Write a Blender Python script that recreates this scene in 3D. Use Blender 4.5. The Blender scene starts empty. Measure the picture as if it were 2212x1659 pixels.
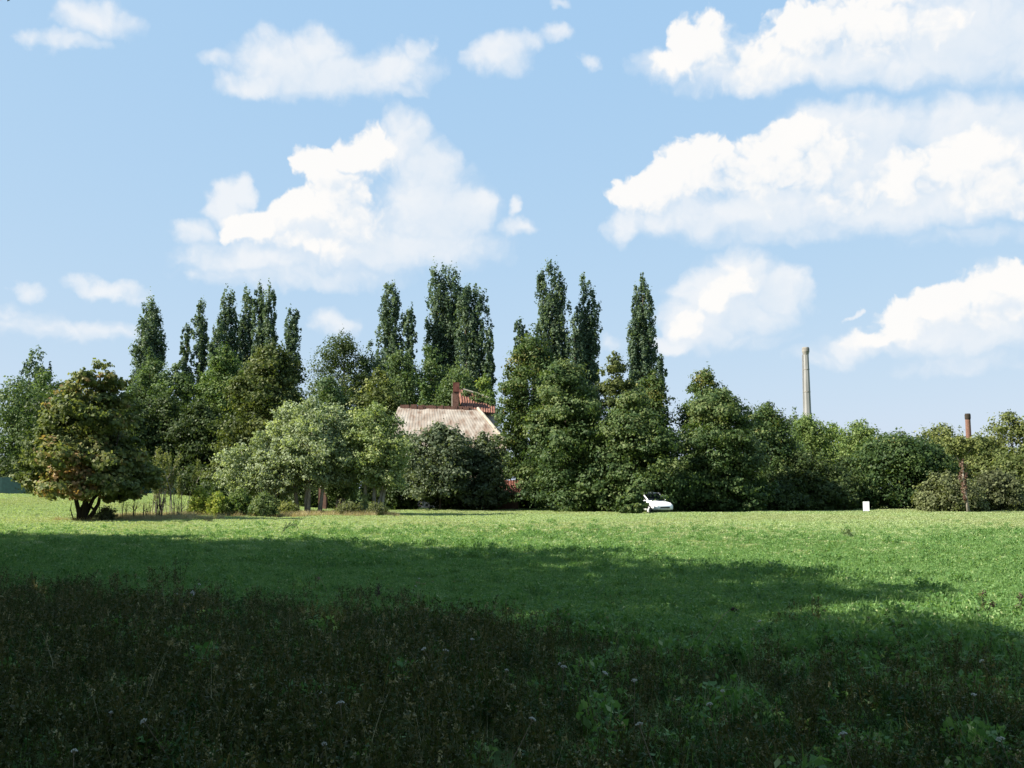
import bpy, math
import numpy as np
from mathutils import Vector

scene = bpy.context.scene
col = scene.collection
K = 1024.0 / 2211.0      # survey pixels (2211 wide) to a 1024 wide picture
F = 1000.0               # focal length in 1024-wide pixels
TH = math.atan(0.106)    # the camera looks up a little
EYE = 1.65
SUN_AZ = math.radians(14)    # sun is to the left, this far behind the picture plane
SUN_EL = math.radians(38)
EXPO = 1.5

# ---------------------------------------------------------------- survey helpers
def ray(px, py):
    u = (px * K - 512.0) / F
    w = (384.0 - py * K) / F
    y = math.cos(TH) - w * math.sin(TH)
    z = math.sin(TH) + w * math.cos(TH)
    return u / y, z / y

def at(px, py, d):
    a, b = ray(px, py)
    return Vector((a * d, d, EYE + b * d))

def sstep(a, b, x):
    t = np.clip((np.asarray(x, float) - a) / (b - a), 0, 1)
    return t * t * (3 - 2 * t)

def ground_z(x, y):
    x = np.asarray(x, float); y = np.asarray(y, float)
    r = 1.30 * sstep(54, 90, y) * (1 - sstep(-34, -6, x))
    n = 0.05 * np.sin(x * 0.21 + 1.3) * np.sin(y * 0.17 + 0.4) + 0.03 * np.sin(x * 0.53 + y * 0.31)
    n = n * sstep(3, 12, y)
    return r + n

def gz(x, y):
    return float(ground_z(x, y))

# ---------------------------------------------------------------- object helpers
def tag(o, label=None, cat=None, group=None, kind=None):
    if label: o['label'] = label
    if cat: o['category'] = cat
    if group: o['group'] = group
    if kind: o['kind'] = kind
    return o

def empty(name, loc, rz=0.0):
    o = bpy.data.objects.new(name, None)
    o.empty_display_size = 0.3
    o.location = loc
    o.rotation_euler = (0, 0, rz)
    col.objects.link(o)
    return o

def link_mesh(name, me, parent=None, loc=None, linked=True):
    o = bpy.data.objects.new(name, me)
    if linked: col.objects.link(o)
    if parent is not None: o.parent = parent
    if loc is not None: o.location = loc
    return o

def mesh_np(name, V, Fq, mat=None, tint=None, smooth=False):
    """V (n,3), Fq (m,k) with k = 3 or 4"""
    V = np.asarray(V, np.float32); Fq = np.asarray(Fq, np.int32)
    me = bpy.data.meshes.new(name)
    m, k = Fq.shape
    me.vertices.add(len(V)); me.vertices.foreach_set('co', V.ravel())
    me.loops.add(m * k); me.loops.foreach_set('vertex_index', Fq.ravel())
    me.polygons.add(m)
    me.polygons.foreach_set('loop_start', np.arange(0, m * k, k, dtype=np.int32))
    if tint is not None:
        a = me.attributes.new('tint', 'FLOAT', 'FACE')
        a.data.foreach_set('value', np.asarray(tint, np.float32))
    me.update(calc_edges=True)
    if smooth:
        me.polygons.foreach_set('use_smooth', np.ones(m, bool))
    if mat is not None: me.materials.append(mat)
    return me

class MB:
    """collects polygons of any size into one mesh"""
    def __init__(s): s.v = []; s.f = []
    def add(s, vs, fs):
        n = len(s.v); s.v += [tuple(v) for v in vs]; s.f += [tuple(i + n for i in f) for f in fs]
    def box(s, x0, x1, y0, y1, z0, z1):
        s.add([(x0,y0,z0),(x1,y0,z0),(x1,y1,z0),(x0,y1,z0),(x0,y0,z1),(x1,y0,z1),(x1,y1,z1),(x0,y1,z1)],
              [(0,3,2,1),(4,5,6,7),(0,1,5,4),(1,2,6,5),(2,3,7,6),(3,0,4,7)])
    def tube(s, pts, radii, n=8, cap=True):
        pts = [Vector(p) for p in pts]
        rings = []
        for i, p in enumerate(pts):
            d = (pts[min(i+1, len(pts)-1)] - pts[max(i-1, 0)]).normalized()
            a = d.cross(Vector((0.13, 0.97, 0.2))); 
            if a.length < 1e-3: a = d.cross(Vector((1, 0, 0)))
            a.normalize(); b = d.cross(a)
            rings.append([p + (a * math.cos(2*math.pi*k/n) + b * math.sin(2*math.pi*k/n)) * radii[i] for k in range(n)])
        vs = [v for r in rings for v in r]; fs = []
        for i in range(len(rings)-1):
            for k in range(n):
                fs.append((i*n+k, i*n+(k+1)%n, (i+1)*n+(k+1)%n, (i+1)*n+k))
        if cap:
            fs.append(tuple(range(n-1, -1, -1))); fs.append(tuple(range((len(rings)-1)*n, len(rings)*n)))
        s.add(vs, fs)
    def build(s, name, mat, parent=None, smooth=False, loc=None):
        me = bpy.data.meshes.new(name)
        me.from_pydata(s.v, [], s.f)
        me.materials.append(mat)
        if smooth:
            for p in me.polygons: p.use_smooth = True
        me.update()
        return link_mesh(name, me, parent, loc)

# ---------------------------------------------------------------- materials
def new_mat(name):
    m = bpy.data.materials.new(name); m.use_nodes = True
    nt = m.node_tree; nt.nodes.clear()
    out = nt.nodes.new('ShaderNodeOutputMaterial')
    return m, nt, out

def ramp(nt, fac, stops):
    r = nt.nodes.new('ShaderNodeValToRGB')
    e = r.color_ramp.elements
    while len(e) > 1: e.remove(e[-1])
    e[0].position = stops[0][0]; e[0].color = (*stops[0][1], 1)
    for p, c in stops[1:]:
        k = e.new(p); k.color = (*c, 1)
    nt.links.new(fac, r.inputs[0])
    return r.outputs[0]

def leaf_mat(name, stops, trans=0.34, gloss=0.12, rough=0.5, gain=(1.35, 1.35, 1.7)):
    """leaf colour runs along each leaf's own tint value"""
    m, nt, out = new_mat(name); N = nt.nodes.new; L = nt.links.new
    at_ = N('ShaderNodeAttribute'); at_.attribute_name = 'tint'
    c = ramp(nt, at_.outputs['Fac'], [(q, tuple(a * b for a, b in zip(k, gain))) for q, k in stops])
    p = N('ShaderNodeBsdfPrincipled'); p.inputs['Roughness'].default_value = rough
    p.inputs['Specular IOR Level'].default_value = gloss
    L(c, p.inputs['Base Color'])
    t = N('ShaderNodeBsdfTranslucent')
    hs = N('ShaderNodeMixRGB'); hs.blend_type = 'MULTIPLY'; hs.inputs[0].default_value = 1
    hs.inputs[2].default_value = (1.3, 1.35, 0.6, 1)
    L(c, hs.inputs[1]); L(hs.outputs[0], t.inputs['Color'])
    mx = N('ShaderNodeMixShader'); mx.inputs[0].default_value = trans
    L(p.outputs[0], mx.inputs[1]); L(t.outputs[0], mx.inputs[2]); L(mx.outputs[0], out.inputs[0])
    return m

def noise_mat(name, stops, scale=2.0, rough=0.9, detail=6, stretch=(1,1,1), bump=0.0, spec=0.2):
    m, nt, out = new_mat(name); N = nt.nodes.new; L = nt.links.new
    tc = N('ShaderNodeTexCoord'); mp = N('ShaderNodeMapping'); mp.inputs['Scale'].default_value = stretch
    L(tc.outputs['Object'], mp.inputs[0])
    n = N('ShaderNodeTexNoise'); n.inputs['Scale'].default_value = scale; n.inputs['Detail'].default_value = detail
    n.inputs['Roughness'].default_value = 0.6
    L(mp.outputs[0], n.inputs['Vector'])
    c = ramp(nt, n.outputs['Fac'], stops)
    p = N('ShaderNodeBsdfPrincipled'); p.inputs['Roughness'].default_value = rough
    p.inputs['Specular IOR Level'].default_value = spec
    L(c, p.inputs['Base Color'])
    if bump:
        b = N('ShaderNodeBump'); b.inputs['Strength'].default_value = bump; b.inputs['Distance'].default_value = 0.05
        L(n.outputs['Fac'], b.inputs['Height']); L(b.outputs[0], p.inputs['Normal'])
    L(p.outputs[0], out.inputs[0])
    return m

def plain_mat(name, c, rough=0.5, metal=0.0, spec=0.5):
    return noise_mat(name, [(0.3, tuple(x*0.94 for x in c)), (0.7, tuple(min(1, x*1.05) for x in c))], 3.0, rough, 3, spec=spec)

M = {}
M['poplar'] = leaf_mat('poplar leaves', [(0, (.032,.056,.030)), (.5, (.066,.098,.050)), (1, (.11,.145,.07))])
M['linden'] = leaf_mat('linden leaves', [(0, (.022,.042,.012)), (.5, (.048,.076,.019)), (.87, (.078,.104,.026)), (1, (.125,.12,.03))])
M['linden_green'] = leaf_mat('greener linden leaves', [(0, (.026,.048,.014)), (.5, (.054,.084,.023)), (1, (.105,.128,.038))])
M['olive'] = leaf_mat('olive green leaves', [(0, (.030,.044,.012)), (.5, (.056,.074,.019)), (1, (.092,.104,.027))])
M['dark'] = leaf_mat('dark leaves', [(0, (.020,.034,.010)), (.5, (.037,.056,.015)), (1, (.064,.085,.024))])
M['fresh'] = leaf_mat('fresh green leaves', [(0, (.036,.066,.016)), (.5, (.068,.106,.025)), (1, (.12,.155,.040))])
M['bright'] = leaf_mat('light yellow green leaves', [(0, (.055,.090,.016)), (.5, (.10,.145,.026)), (1, (.18,.20,.04))])
M['feather'] = leaf_mat('feathery mid green leaves', [(0, (.040,.068,.020)), (.5, (.070,.105,.034)), (1, (.11,.14,.045))])
M['yellowing'] = leaf_mat('yellowing olive leaves', [(0, (.052,.070,.018)), (.5, (.098,.118,.030)), (1, (.17,.178,.052))])
M['maple'] = leaf_mat('maple leaves', [(0, (.044,.062,.018)), (.45, (.098,.118,.034)), (.76, (.145,.148,.045)), (.90, (.18,.135,.05)), (1, (.21,.135,.055))])
M['silver'] = leaf_mat('silvery leaves', [(0, (.115,.145,.066)), (.5, (.175,.212,.098)), (1, (.25,.28,.14))], trans=.40)
M['locust'] = leaf_mat('locust leaves', [(0, (.10,.136,.046)), (.5, (.165,.205,.072)), (1, (.26,.285,.115))], trans=.40)
M['grey_bush'] = leaf_mat('grey green bush leaves', [(0, (.040,.055,.025)), (.5, (.070,.090,.042)), (1, (.11,.13,.06))])
M['brown_bush'] = leaf_mat('brownish bush leaves', [(0, (.042,.048,.018)), (.5, (.070,.082,.030)), (1, (.115,.13,.046))])
M['ivy'] = leaf_mat('rusty creeper leaves', [(0, (.075,.045,.028)), (.5, (.12,.075,.048)), (1, (.11,.105,.045))])
M['shrub_yellow'] = leaf_mat('yellow green shrub leaves', [(0, (.07,.11,.02)), (.5, (.14,.19,.03)), (1, (.28,.29,.06))], trans=.38)
M['dry'] = leaf_mat('dry grass', [(0, (.18,.14,.07)), (.5, (.30,.25,.135)), (1, (.42,.37,.21))], gain=(1.1, 1.1, 1.2))
M['grass'] = leaf_mat('meadow grass', [(0, (.050,.125,.032)), (.5, (.105,.205,.056)), (.9, (.18,.29,.09)), (1, (.28,.33,.14))], trans=.4, gloss=.15, gain=(1.2, 1.12, 1.3))
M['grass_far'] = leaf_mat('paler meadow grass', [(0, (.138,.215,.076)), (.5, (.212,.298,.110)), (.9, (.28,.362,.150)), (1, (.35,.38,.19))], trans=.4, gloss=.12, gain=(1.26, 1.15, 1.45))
M['grass_dry'] = leaf_mat('dry meadow grass', [(0, (.155,.215,.080)), (.5, (.230,.290,.115)), (.9, (.30,.35,.15)), (1, (.37,.385,.195))], trans=.4, gloss=.15, gain=(1.2, 1.12, 1.4))
M['weed'] = leaf_mat('rank weeds', [(0, (.026,.037,.012)), (.45, (.050,.066,.020)), (.7, (.088,.084,.030)), (.9, (.15,.13,.055)), (.95, (.30,.26,.14)), (1, (.48,.43,.27))], trans=.25, gloss=.12, gain=(1, 1, 1))  # palest tones put sun flecks into the dry stalk colour
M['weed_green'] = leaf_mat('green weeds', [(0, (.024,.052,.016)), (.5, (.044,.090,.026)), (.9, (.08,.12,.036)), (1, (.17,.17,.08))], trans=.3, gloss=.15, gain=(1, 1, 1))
M['bark'] = noise_mat('bark', [(.3, (.035,.028,.020)), (.7, (.10,.082,.06))], 6, stretch=(1,1,.25), bump=.6)
M['pale_bark'] = noise_mat('pale bark', [(.3, (.13,.11,.085)), (.7, (.34,.31,.26))], 6, stretch=(1,1,.25), bump=.5)
M['dark_bark'] = noise_mat('dark bark', [(.3, (.014,.011,.008)), (.7, (.045,.036,.027))], 6, stretch=(1,1,.25), bump=.6)
# ---------------------------------------------------------------- foliage
PROFILES = {
    'poplar': [(0,.60),(.12,.90),(.35,1),(.58,1),(.76,.95),(.88,.86),(.95,.72),(1,.48)],
    'bullet': [(0,.85),(.2,1),(.5,.95),(.75,.78),(.9,.48),(1,.10)],
    'linden': [(0,.86),(.1,.96),(.28,1),(.48,.97),(.66,.86),(.80,.68),(.92,.42),(1,.10)],
    'round':  [(0,.50),(.15,.82),(.4,1),(.65,.94),(.82,.74),(.94,.42),(1,.12)],
    'dome':   [(0,.85),(.2,1),(.45,.97),(.7,.80),(.87,.52),(1,.12)],
    'bush':   [(0,.85),(.3,1),(.6,.86),(.85,.52),(1,.12)],
    'wide':   [(0,.42),(.12,.86),(.28,1),(.45,.88),(.6,.66),(.8,.46),(.93,.28),(1,.08)],
}

def leaf_cloud(rng, C, R, n, L, aspect=.72, up=.30, out=1.0, rnd=.5, shell=.45, tl=None, tvar=.22, droop=0.0, sub=14, sig=.20):
    """n leaves over lobes with centres C (m,3), radii R (m,3); returns verts, quads, tint"""
    C = np.asarray(C, float); R = np.asarray(R, float)
    w = (R[:, 0] * R[:, 1] * R[:, 2]) ** (2/3); w = w / w.sum()
    i = rng.choice(len(C), n, p=w)
    d = rng.normal(size=(n, 3)); d /= np.linalg.norm(d, axis=1)[:, None]
    r = shell + (1 - shell) * rng.random(n) ** .5
    if sub:                                  # leaves gather in small sprays on the lobe
        sd = rng.normal(size=(len(C), sub, 3)); sd /= np.linalg.norm(sd, axis=2)[:, :, None]
        sr = .62 + .42 * rng.random((len(C), sub)); j = rng.integers(0, sub, n)
        q = sd[i, j] * sr[i, j][:, None] + rng.normal(size=(n, 3)) * sig
        r = np.linalg.norm(q, axis=1); d = q / np.maximum(r, 1e-4)[:, None]; r = np.minimum(r, 1.35)
    # ragged surface: each lobe bulges unevenly
    r *= 1 + .22 * np.sin(d[:, 0] * 5 + i) * np.sin(d[:, 2] * 6 + 2 * i) + .10 * rng.normal(size=n)
    P = C[i] + d * R[i] * r[:, None]
    Nn = d * out + np.array([0, 0, up]) + rng.normal(size=(n, 3)) * rnd
    Nn /= np.linalg.norm(Nn, axis=1)[:, None]
    T = rng.normal(size=(n, 3)) + np.array([0, 0, -droop])
    T -= (T * Nn).sum(1)[:, None] * Nn; T /= np.linalg.norm(T, axis=1)[:, None]
    B = np.cross(Nn, T)
    s = L * (.65 + .7 * rng.random(n))[:, None]
    a = T * s * .5; b = B * s * .5 * aspect
    V = np.stack([P - a, P + b - a * .1, P + a, P - b - a * .1], 1).reshape(-1, 3)
    Q = np.arange(4 * n).reshape(n, 4)
    if tl is None: tl = .45 + .18 * rng.normal(size=len(C))
    t = tl[i] + tvar * rng.normal(size=n)
    if sub: t = t + (.16 * rng.normal(size=(len(C), sub)))[i, j]
    t = np.clip(t, 0, 1)
    return V, Q, t

def lobes_profile(rng, H, Rr, prof, n, lr, zs=.75, squash=(1, 1), bumps=.16, inner=.25, lean=(0, 0), skirt=0):
    """lobe centres inside a turned profile of height H and radius Rr, uneven round its axis"""
    xs, ys = zip(*PROFILES[prof])
    C = []; R = []
    ph = rng.random(6) * 6.28
    tries = 0
    while len(C) < n and tries < n * 30:
        tries += 1
        t = rng.random(); pr = float(np.interp(t, xs, ys))
        if rng.random() > pr ** .8 + .15: continue
        f = rng.random() * 2 * math.pi
        env = pr * Rr * (1 + bumps * (math.sin(2 * f + ph[0] + 3 * t) + .7 * math.sin(3 * f + ph[1] - 5 * t) + .5 * math.sin(5 * f + ph[2] + 9 * t)) / 1.4)
        q = lr * (.6 + .8 * rng.random())
        q = min(q, max(.42 * lr, env * .75 + .1 * lr))
        rho = max(0, env - q * .75)
        if rng.random() < inner: rho *= rng.random() ** .5
        C.append((math.cos(f) * rho * squash[0] + lean[0] * t, math.sin(f) * rho * squash[1] + lean[1] * t, max(q * zs * .9, t * (H - q * zs * .55))))
        R.append((q, q, q * zs))
    m = 11                                  # the core, so that sky shows only between sprays
    for k in range(m):
        t = (k + .5) / m; env = float(np.interp(t, xs, ys)) * Rr
        C.append((lean[0] * t, lean[1] * t, t * H * .97)); R.append((max(env * .62, .3 * lr), max(env * .62 * squash[1], .3 * lr), H / m * .85))
    return np.array(C), np.array(R)

def limb_set(rng, mb, base, top, r0, n, spread, bend=.2):
    """a tapered trunk with n limbs"""
    base = Vector(base); top = Vector(top); H = (top - base).length
    pts = []; rad = []
    for k in range(7):
        t = k / 6
        p = base.lerp(top, t) + Vector((rng.normal() * bend * t * (1 - t) * 2, rng.normal() * bend * t * (1 - t) * 2, 0))
        pts.append(p); rad.append(r0 * (1.25 if k == 0 else 1 - .85 * t))
    mb.tube(pts, rad, 9)
    for j in range(n):
        t = .22 + .6 * rng.random()
        k = min(5, int(t * 6)); p = pts[k].lerp(pts[k + 1], t * 6 - k)
        f = j * 2.4 + rng.random()
        dl = spread * (1 - .5 * t) * (.6 + .5 * rng.random())
        e = p + Vector((math.cos(f) * dl, math.sin(f) * dl, dl * (.5 + .5 * rng.random())))
        m_ = p.lerp(e, .5) + Vector((0, 0, -.08 * dl))
        q = r0 * (1 - .85 * t) * .55
        mb.tube([p, m_, e], [q, q * .6, q * .2], 6)

def place(px, d, base_py=None):
    """world spot for a tree standing at survey column px, distance d"""
    a, b = ray(px, 1090)
    x = a * d
    return x, d, gz(x, d)

def height_at(py, d):
    return EYE + ray(1106, py)[1] * d

TREES = []
def tree(name, label, cat, group, px, top, hw, d, mat, prof='linden', n=70, leaves=16000, L=.24, lr=None, zs=.75,
         clear=.04, bark='bark', seed=None, aspect=.72, up=.3, out=1.0, rnd=.5, squash=(1, .85), bumps=.16, lean=0.0, tvar=.2, tlv=.16, tmid=.45,
         trunk_r=None, limbs=8, leaders=None, rfs=1.0, toptint=0.0, droop=0.0, extra=None, inner=.25):
    rng = np.random.default_rng(seed if seed is not None else int(px * 7 + top * 13 + d))
    x, y, z = place(px, d)
    H = height_at(top, d) - z
    Rr = hw * K / F * d
    root = empty(name, (x, y, z))
    tag(root, label, cat, group)
    z0 = H * clear
    if leaders is None:
        C, R = lobes_profile(rng, H - z0, Rr, prof, n, lr if lr else .30 * Rr, zs, squash, bumps, inner, (lean * Rr, 0))
    else:                                   # several upright leaders, flame-shaped sprays
        Cs = []; Rs = []
        for (ox, oy, hf, rf) in leaders:
            c, r = lobes_profile(rng, (H - z0) * hf, Rr * rf * rfs, prof, int(n * hf * rf / sum(q[2] * q[3] for q in leaders)) + 6, (lr if lr else .30 * Rr), zs, squash, bumps, inner)
            c = c + np.array([ox * Rr, oy * Rr, 0]); Cs.append(c); Rs.append(r)
        C = np.concatenate(Cs); R = np.concatenate(Rs)
    if extra:
        C = np.concatenate([C, np.array([e[:3] for e in extra], float)]); R = np.concatenate([R, np.array([e[3:6] for e in extra], float)])
    C[:, 2] += z0
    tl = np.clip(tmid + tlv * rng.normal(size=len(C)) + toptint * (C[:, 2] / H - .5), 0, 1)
    V, Q, t = leaf_cloud(rng, C, R, leaves, L, aspect, up, out, rnd, tl=tl, tvar=tvar, droop=droop)
    V[:, 2] = np.maximum(V[:, 2], .02)
    link_mesh('crown', mesh_np('crown', V, Q, M[mat], t), root)
    mb = MB(); tr = trunk_r if trunk_r else max(.06, .022 * H)
    if leaders is None:
        limb_set(rng, mb, (0, 0, -.1), (lean * Rr * .6, 0, H * .82), tr, limbs, Rr * .75)
    else:
        for (ox, oy, hf, rf) in leaders:
            limb_set(rng, mb, (ox * Rr * .4, oy * Rr * .4, -.1), (ox * Rr, oy * Rr, H * hf * .9), tr * (.55 + .45 * hf), 3, Rr * .3)
    mb.build('trunk', M[bark], root, smooth=True)
    TREES.append(root)
    return root

# ------------------------------------------------ lombardy poplars, far back
PG = 'tall poplars behind the wood'
def poplar(label, px, top, hw, d, leaders, n=60, leaves=15000, **k):
    a = dict(prof='poplar', n=int(n * 2.6), leaves=int(leaves * 1.7), L=.26, lr=.17 * hw * K / F * d, zs=2.5, clear=.08, out=.9, up=.1, rnd=.55, leaders=leaders,
             squash=(1, .9), bumps=.14, inner=.15, tmid=.45, tlv=.2, tvar=.22, trunk_r=.3, aspect=.8, rfs=1.38)
    a.update(k)
    return tree('poplar_tree', label, 'tree', PG, px, top, hw, d, 'poplar', **a)

poplar('small dark poplar top poking up alone at the far left end of the wood', 62, 755, 27, 120, [(0,0,1,.9),(.35,.1,.86,.5),(-.45,0,.80,.5)], n=45, leaves=7000)
poplar('broad bullet-shaped poplar standing alone, left of all the slim ones', 306, 634, 40, 125, [(0,0,1,.75),(-.35,.1,.95,.6),(.38,0,.94,.6),(.1,.3,.97,.6)], n=110, leaves=22000, prof='bullet')
poplar('very thin short poplar close against a taller slim one', 391, 700, 12, 128, [(0,0,1,1)], n=34, leaves=5000)
poplar('slim single-spired poplar between the broad bullet-shaped one and the ragged cluster', 421, 650, 17, 126, [(0,0,1,.9),(.3,0,.9,.5)], n=46, leaves=8000)
poplar('low double-topped poplar at the left foot of the ragged poplar cluster', 455, 688, 18, 124, [(.25,0,1,.7),(-.45,.2,.93,.6)], n=44, leaves=7000)
poplar('twin-topped poplar forming the left side of the ragged cluster', 479, 622, 23, 128, [(-.3,0,1,.6),(.35,0,.97,.6),(.75,.2,.86,.5)], n=70, leaves=12000)
poplar('middle poplar of the ragged cluster, with gaps of sky low in its crown', 519, 620, 21, 130, [(.05,0,1,.65),(-.5,.2,.85,.5),(.5,.1,.88,.5)], n=60, leaves=10000)
poplar('tallest sharp-tipped poplar of the ragged cluster', 549, 615, 17, 127, [(0,0,1,.8),(.4,.2,.9,.5)], n=52, leaves=9000)
poplar('dark poplar closing the ragged cluster on its right', 571, 620, 19, 125, [(-.1,0,1,.75),(.5,.1,.84,.5)], n=52, leaves=9000)
poplar('short two-pointed poplar right of the ragged cluster, above the olive tree', 620, 668, 21, 122, [(-.25,0,1,.65),(.4,0,.985,.6)], n=50, leaves=8000)
poplar('medium poplar with a slim dark companion at its right side', 840, 610, 31, 120, [(-.15,0,1,.6),(.3,.1,.95,.62),(-.4,.2,.86,.6)], n=85, leaves=15000)
poplar('slim dark companion poplar leaning against a medium one', 881, 662, 13, 119, [(.2,0,1,.8),(-.35,0,.97,.6)], n=40, leaves=6000)
poplar('massive many-topped poplar above the farmhouse roof, fullest of all', 958, 572, 40, 122, [(-.45,0,1,.5),(-.05,.1,.995,.55),(.35,0,.985,.55),(.6,.2,.93,.5),(-.3,.3,.92,.6)], n=120, leaves=24000)
poplar('two-stemmed poplar behind the tiled roof with sky between its stems', 1020, 612, 36, 118, [(-.5,0,1,.55),(.3,0,.985,.6),(.0,.3,.85,.5)], n=95, leaves=18000)
poplar('short dark side poplar at the right edge of the group above the tiled roof', 1054, 706, 15, 117, [(0,0,1,.8),(.2,.2,.86,.6)], n=40, leaves=6000)
poplar('stubby pale poplar tip just left of the tallest poplar', 1124, 690, 15, 116, [(-.1,0,1,.75),(.6,.1,.97,.5)], n=40, leaves=6000)
poplar('tallest poplar of all with a narrow side spire on its left', 1196, 565, 36, 118, [(.0,0,1,.62),(-.62,.1,.955,.4),(.4,.1,.92,.5),(.1,.3,.9,.6)], n=110, leaves=20000)
poplar('low pale poplar filling in between two tall ones', 1243, 680, 20, 116, [(0,0,1,.8),(.4,.1,.9,.6)], n=46, leaves=7000)
poplar('tall slim poplar with a stepped right side, right of the tallest one', 1271, 590, 28, 119, [(-.25,0,1,.55),(.3,0,.93,.6),(.0,.2,.82,.8)], n=85, leaves=15000)
poplar('even columnar poplar standing by itself right of all the others', 1394, 589, 36, 117, [(.0,0,1,.68),(-.42,.1,.95,.5),(.42,.05,.93,.5),(0,.3,.95,.6)], n=115, leaves=22000, prof='bullet')
poplar('little dark sprout of poplar at the right foot of the lone columnar one', 1430, 765, 13, 116, [(0,0,1,.8)], n=26, leaves=3500)

# ------------------------------------------------ wood behind and beside the farmhouse
WG = 'trees of the wood behind the meadow'
def wood(label, px, top, hw, d, mat, prof='round', name='broadleaf_tree', n=80, leaves=14000, **k):
    a = dict(prof=prof, n=n, leaves=int(leaves * 1.5), L=.23, clear=.05)
    a.update(k)
    return tree(name, label, 'tree', WG, px, top, hw * 1.15, d, mat, **a)

wood('pale topped tree cut by the left picture edge behind the maple', 15, 812, 95, 96, 'feather', n=90)
wood('mid green tree under the small lone poplar tip', 85, 805, 75, 100, 'fresh', n=70)
wood('leaning dark tree directly behind the maple crown', 140, 830, 90, 90, 'dark', n=90)
wood('light yellow-green tree below the broad bullet-shaped poplar', 312, 748, 52, 106, 'feather', 'dome', n=70, up=.5)
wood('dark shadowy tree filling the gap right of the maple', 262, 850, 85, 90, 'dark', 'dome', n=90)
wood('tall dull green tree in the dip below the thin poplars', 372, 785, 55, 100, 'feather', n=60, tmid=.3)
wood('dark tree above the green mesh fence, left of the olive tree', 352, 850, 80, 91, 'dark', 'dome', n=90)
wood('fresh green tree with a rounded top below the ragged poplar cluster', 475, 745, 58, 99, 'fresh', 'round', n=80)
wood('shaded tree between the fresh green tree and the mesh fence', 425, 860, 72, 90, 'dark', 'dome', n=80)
wood('big olive-brown dense tree sloping down to its left, behind the silvery willow', 568, 737, 97, 83, 'olive', 'linden', 'linden_tree', n=110, leaves=34000, L=.24, lr=1.1, squash=(1,.9), zs=.62, lean=.12)
wood('round dark bluish tree crown on the skyline above the pale barn wall', 738, 716, 88, 112, 'dark', 'round', n=90, leaves=18000, tmid=.6)
wood('right half of the dark rounded skyline crown, next to the medium poplar', 795, 738, 40, 113, 'poplar', 'round', n=50, leaves=8000)
wood('light green tree low behind the silvery willow', 705, 812, 62, 98, 'feather', 'round', n=60)
wood('olive tree standing behind the left end of the farmhouse roof', 815, 795, 62, 99, 'yellowing', 'round', n=60, tmid=.25)
wood('feathery light tree below the medium poplar and its companion', 860, 748, 52, 106, 'feather', 'dome', n=60, rnd=1.0, leaves=11000)
wood('feathery grey-green tree below the massive many-topped poplar', 930, 738, 55, 108, 'feather', 'dome', n=60, rnd=1.0, leaves=11000)
wood('feathery tree behind the brick chimney of the farmhouse', 985, 775, 60, 104, 'feather', 'dome', n=60, rnd=1.0, leaves=11000)
wood('bright feathery tree rising behind the right end of the tiled roof', 1045, 808, 48, 101, 'bright', 'dome', n=50, tmid=.25, leaves=9000)
wood('leafy sapling rising just behind the ridge of the bleached farmhouse roof', 915, 815, 26, 98, 'fresh', 'round', n=30, leaves=4000)

# ------------------------------------------------ lindens along the right middle
LG = 'dense lindens along the meadow edge'
def linden(label, px, top, hw, d, mat='linden', **k):
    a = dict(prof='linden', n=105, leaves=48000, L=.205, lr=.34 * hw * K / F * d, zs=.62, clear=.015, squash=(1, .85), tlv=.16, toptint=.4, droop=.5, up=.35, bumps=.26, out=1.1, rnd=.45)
    a['lr'] = min(a['lr'], 1.2)
    a.update(k)
    return tree('linden_tree', label, 'tree', LG, px, top, hw * 1.07, d, mat, **a)

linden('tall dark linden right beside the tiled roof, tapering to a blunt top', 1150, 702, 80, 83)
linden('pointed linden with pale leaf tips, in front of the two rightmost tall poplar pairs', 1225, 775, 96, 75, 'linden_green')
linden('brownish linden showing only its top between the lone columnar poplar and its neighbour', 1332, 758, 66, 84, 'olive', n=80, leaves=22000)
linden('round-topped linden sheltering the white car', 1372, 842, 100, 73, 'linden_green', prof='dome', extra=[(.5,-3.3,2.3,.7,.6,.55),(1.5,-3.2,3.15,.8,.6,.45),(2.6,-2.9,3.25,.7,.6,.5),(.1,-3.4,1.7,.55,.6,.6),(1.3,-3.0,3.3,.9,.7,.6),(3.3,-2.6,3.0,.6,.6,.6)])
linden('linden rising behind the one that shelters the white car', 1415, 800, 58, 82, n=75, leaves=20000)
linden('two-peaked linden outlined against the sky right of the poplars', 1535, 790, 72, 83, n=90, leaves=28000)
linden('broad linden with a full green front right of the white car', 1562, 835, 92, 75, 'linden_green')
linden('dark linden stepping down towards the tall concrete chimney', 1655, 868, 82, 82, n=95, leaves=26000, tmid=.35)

# ------------------------------------------------ right hand wood
RG = 'trees of the wood below the factory chimneys'
def rwood(label, px, top, hw, d, mat, prof='round', **k):
    a = dict(prof=prof, n=80, leaves=20000, L=.22, clear=.03)
    a.update(k)
    return tree('broadleaf_tree', label, 'tree', RG, px, top, hw * 1.15, d, mat, **a)
rwood('dark small crown on the skyline left of the concrete chimney', 1668, 868, 45, 112, 'dark')
rwood('light green tree whose top hides the foot of the concrete chimney', 1745, 893, 62, 104, 'fresh', tmid=.6)
rwood('dim grey top poking up just beside the concrete chimney', 1722, 880, 26, 120, 'poplar', n=30, leaves=4000)
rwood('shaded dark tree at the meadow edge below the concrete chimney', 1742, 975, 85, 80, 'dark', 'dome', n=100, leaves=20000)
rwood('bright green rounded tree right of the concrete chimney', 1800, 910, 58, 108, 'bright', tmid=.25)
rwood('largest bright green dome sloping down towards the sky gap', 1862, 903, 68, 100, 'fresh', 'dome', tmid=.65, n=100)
rwood('shadowed tree low beneath the bright green dome', 1822, 985, 66, 84, 'dark', 'dome', leaves=16000)
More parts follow.
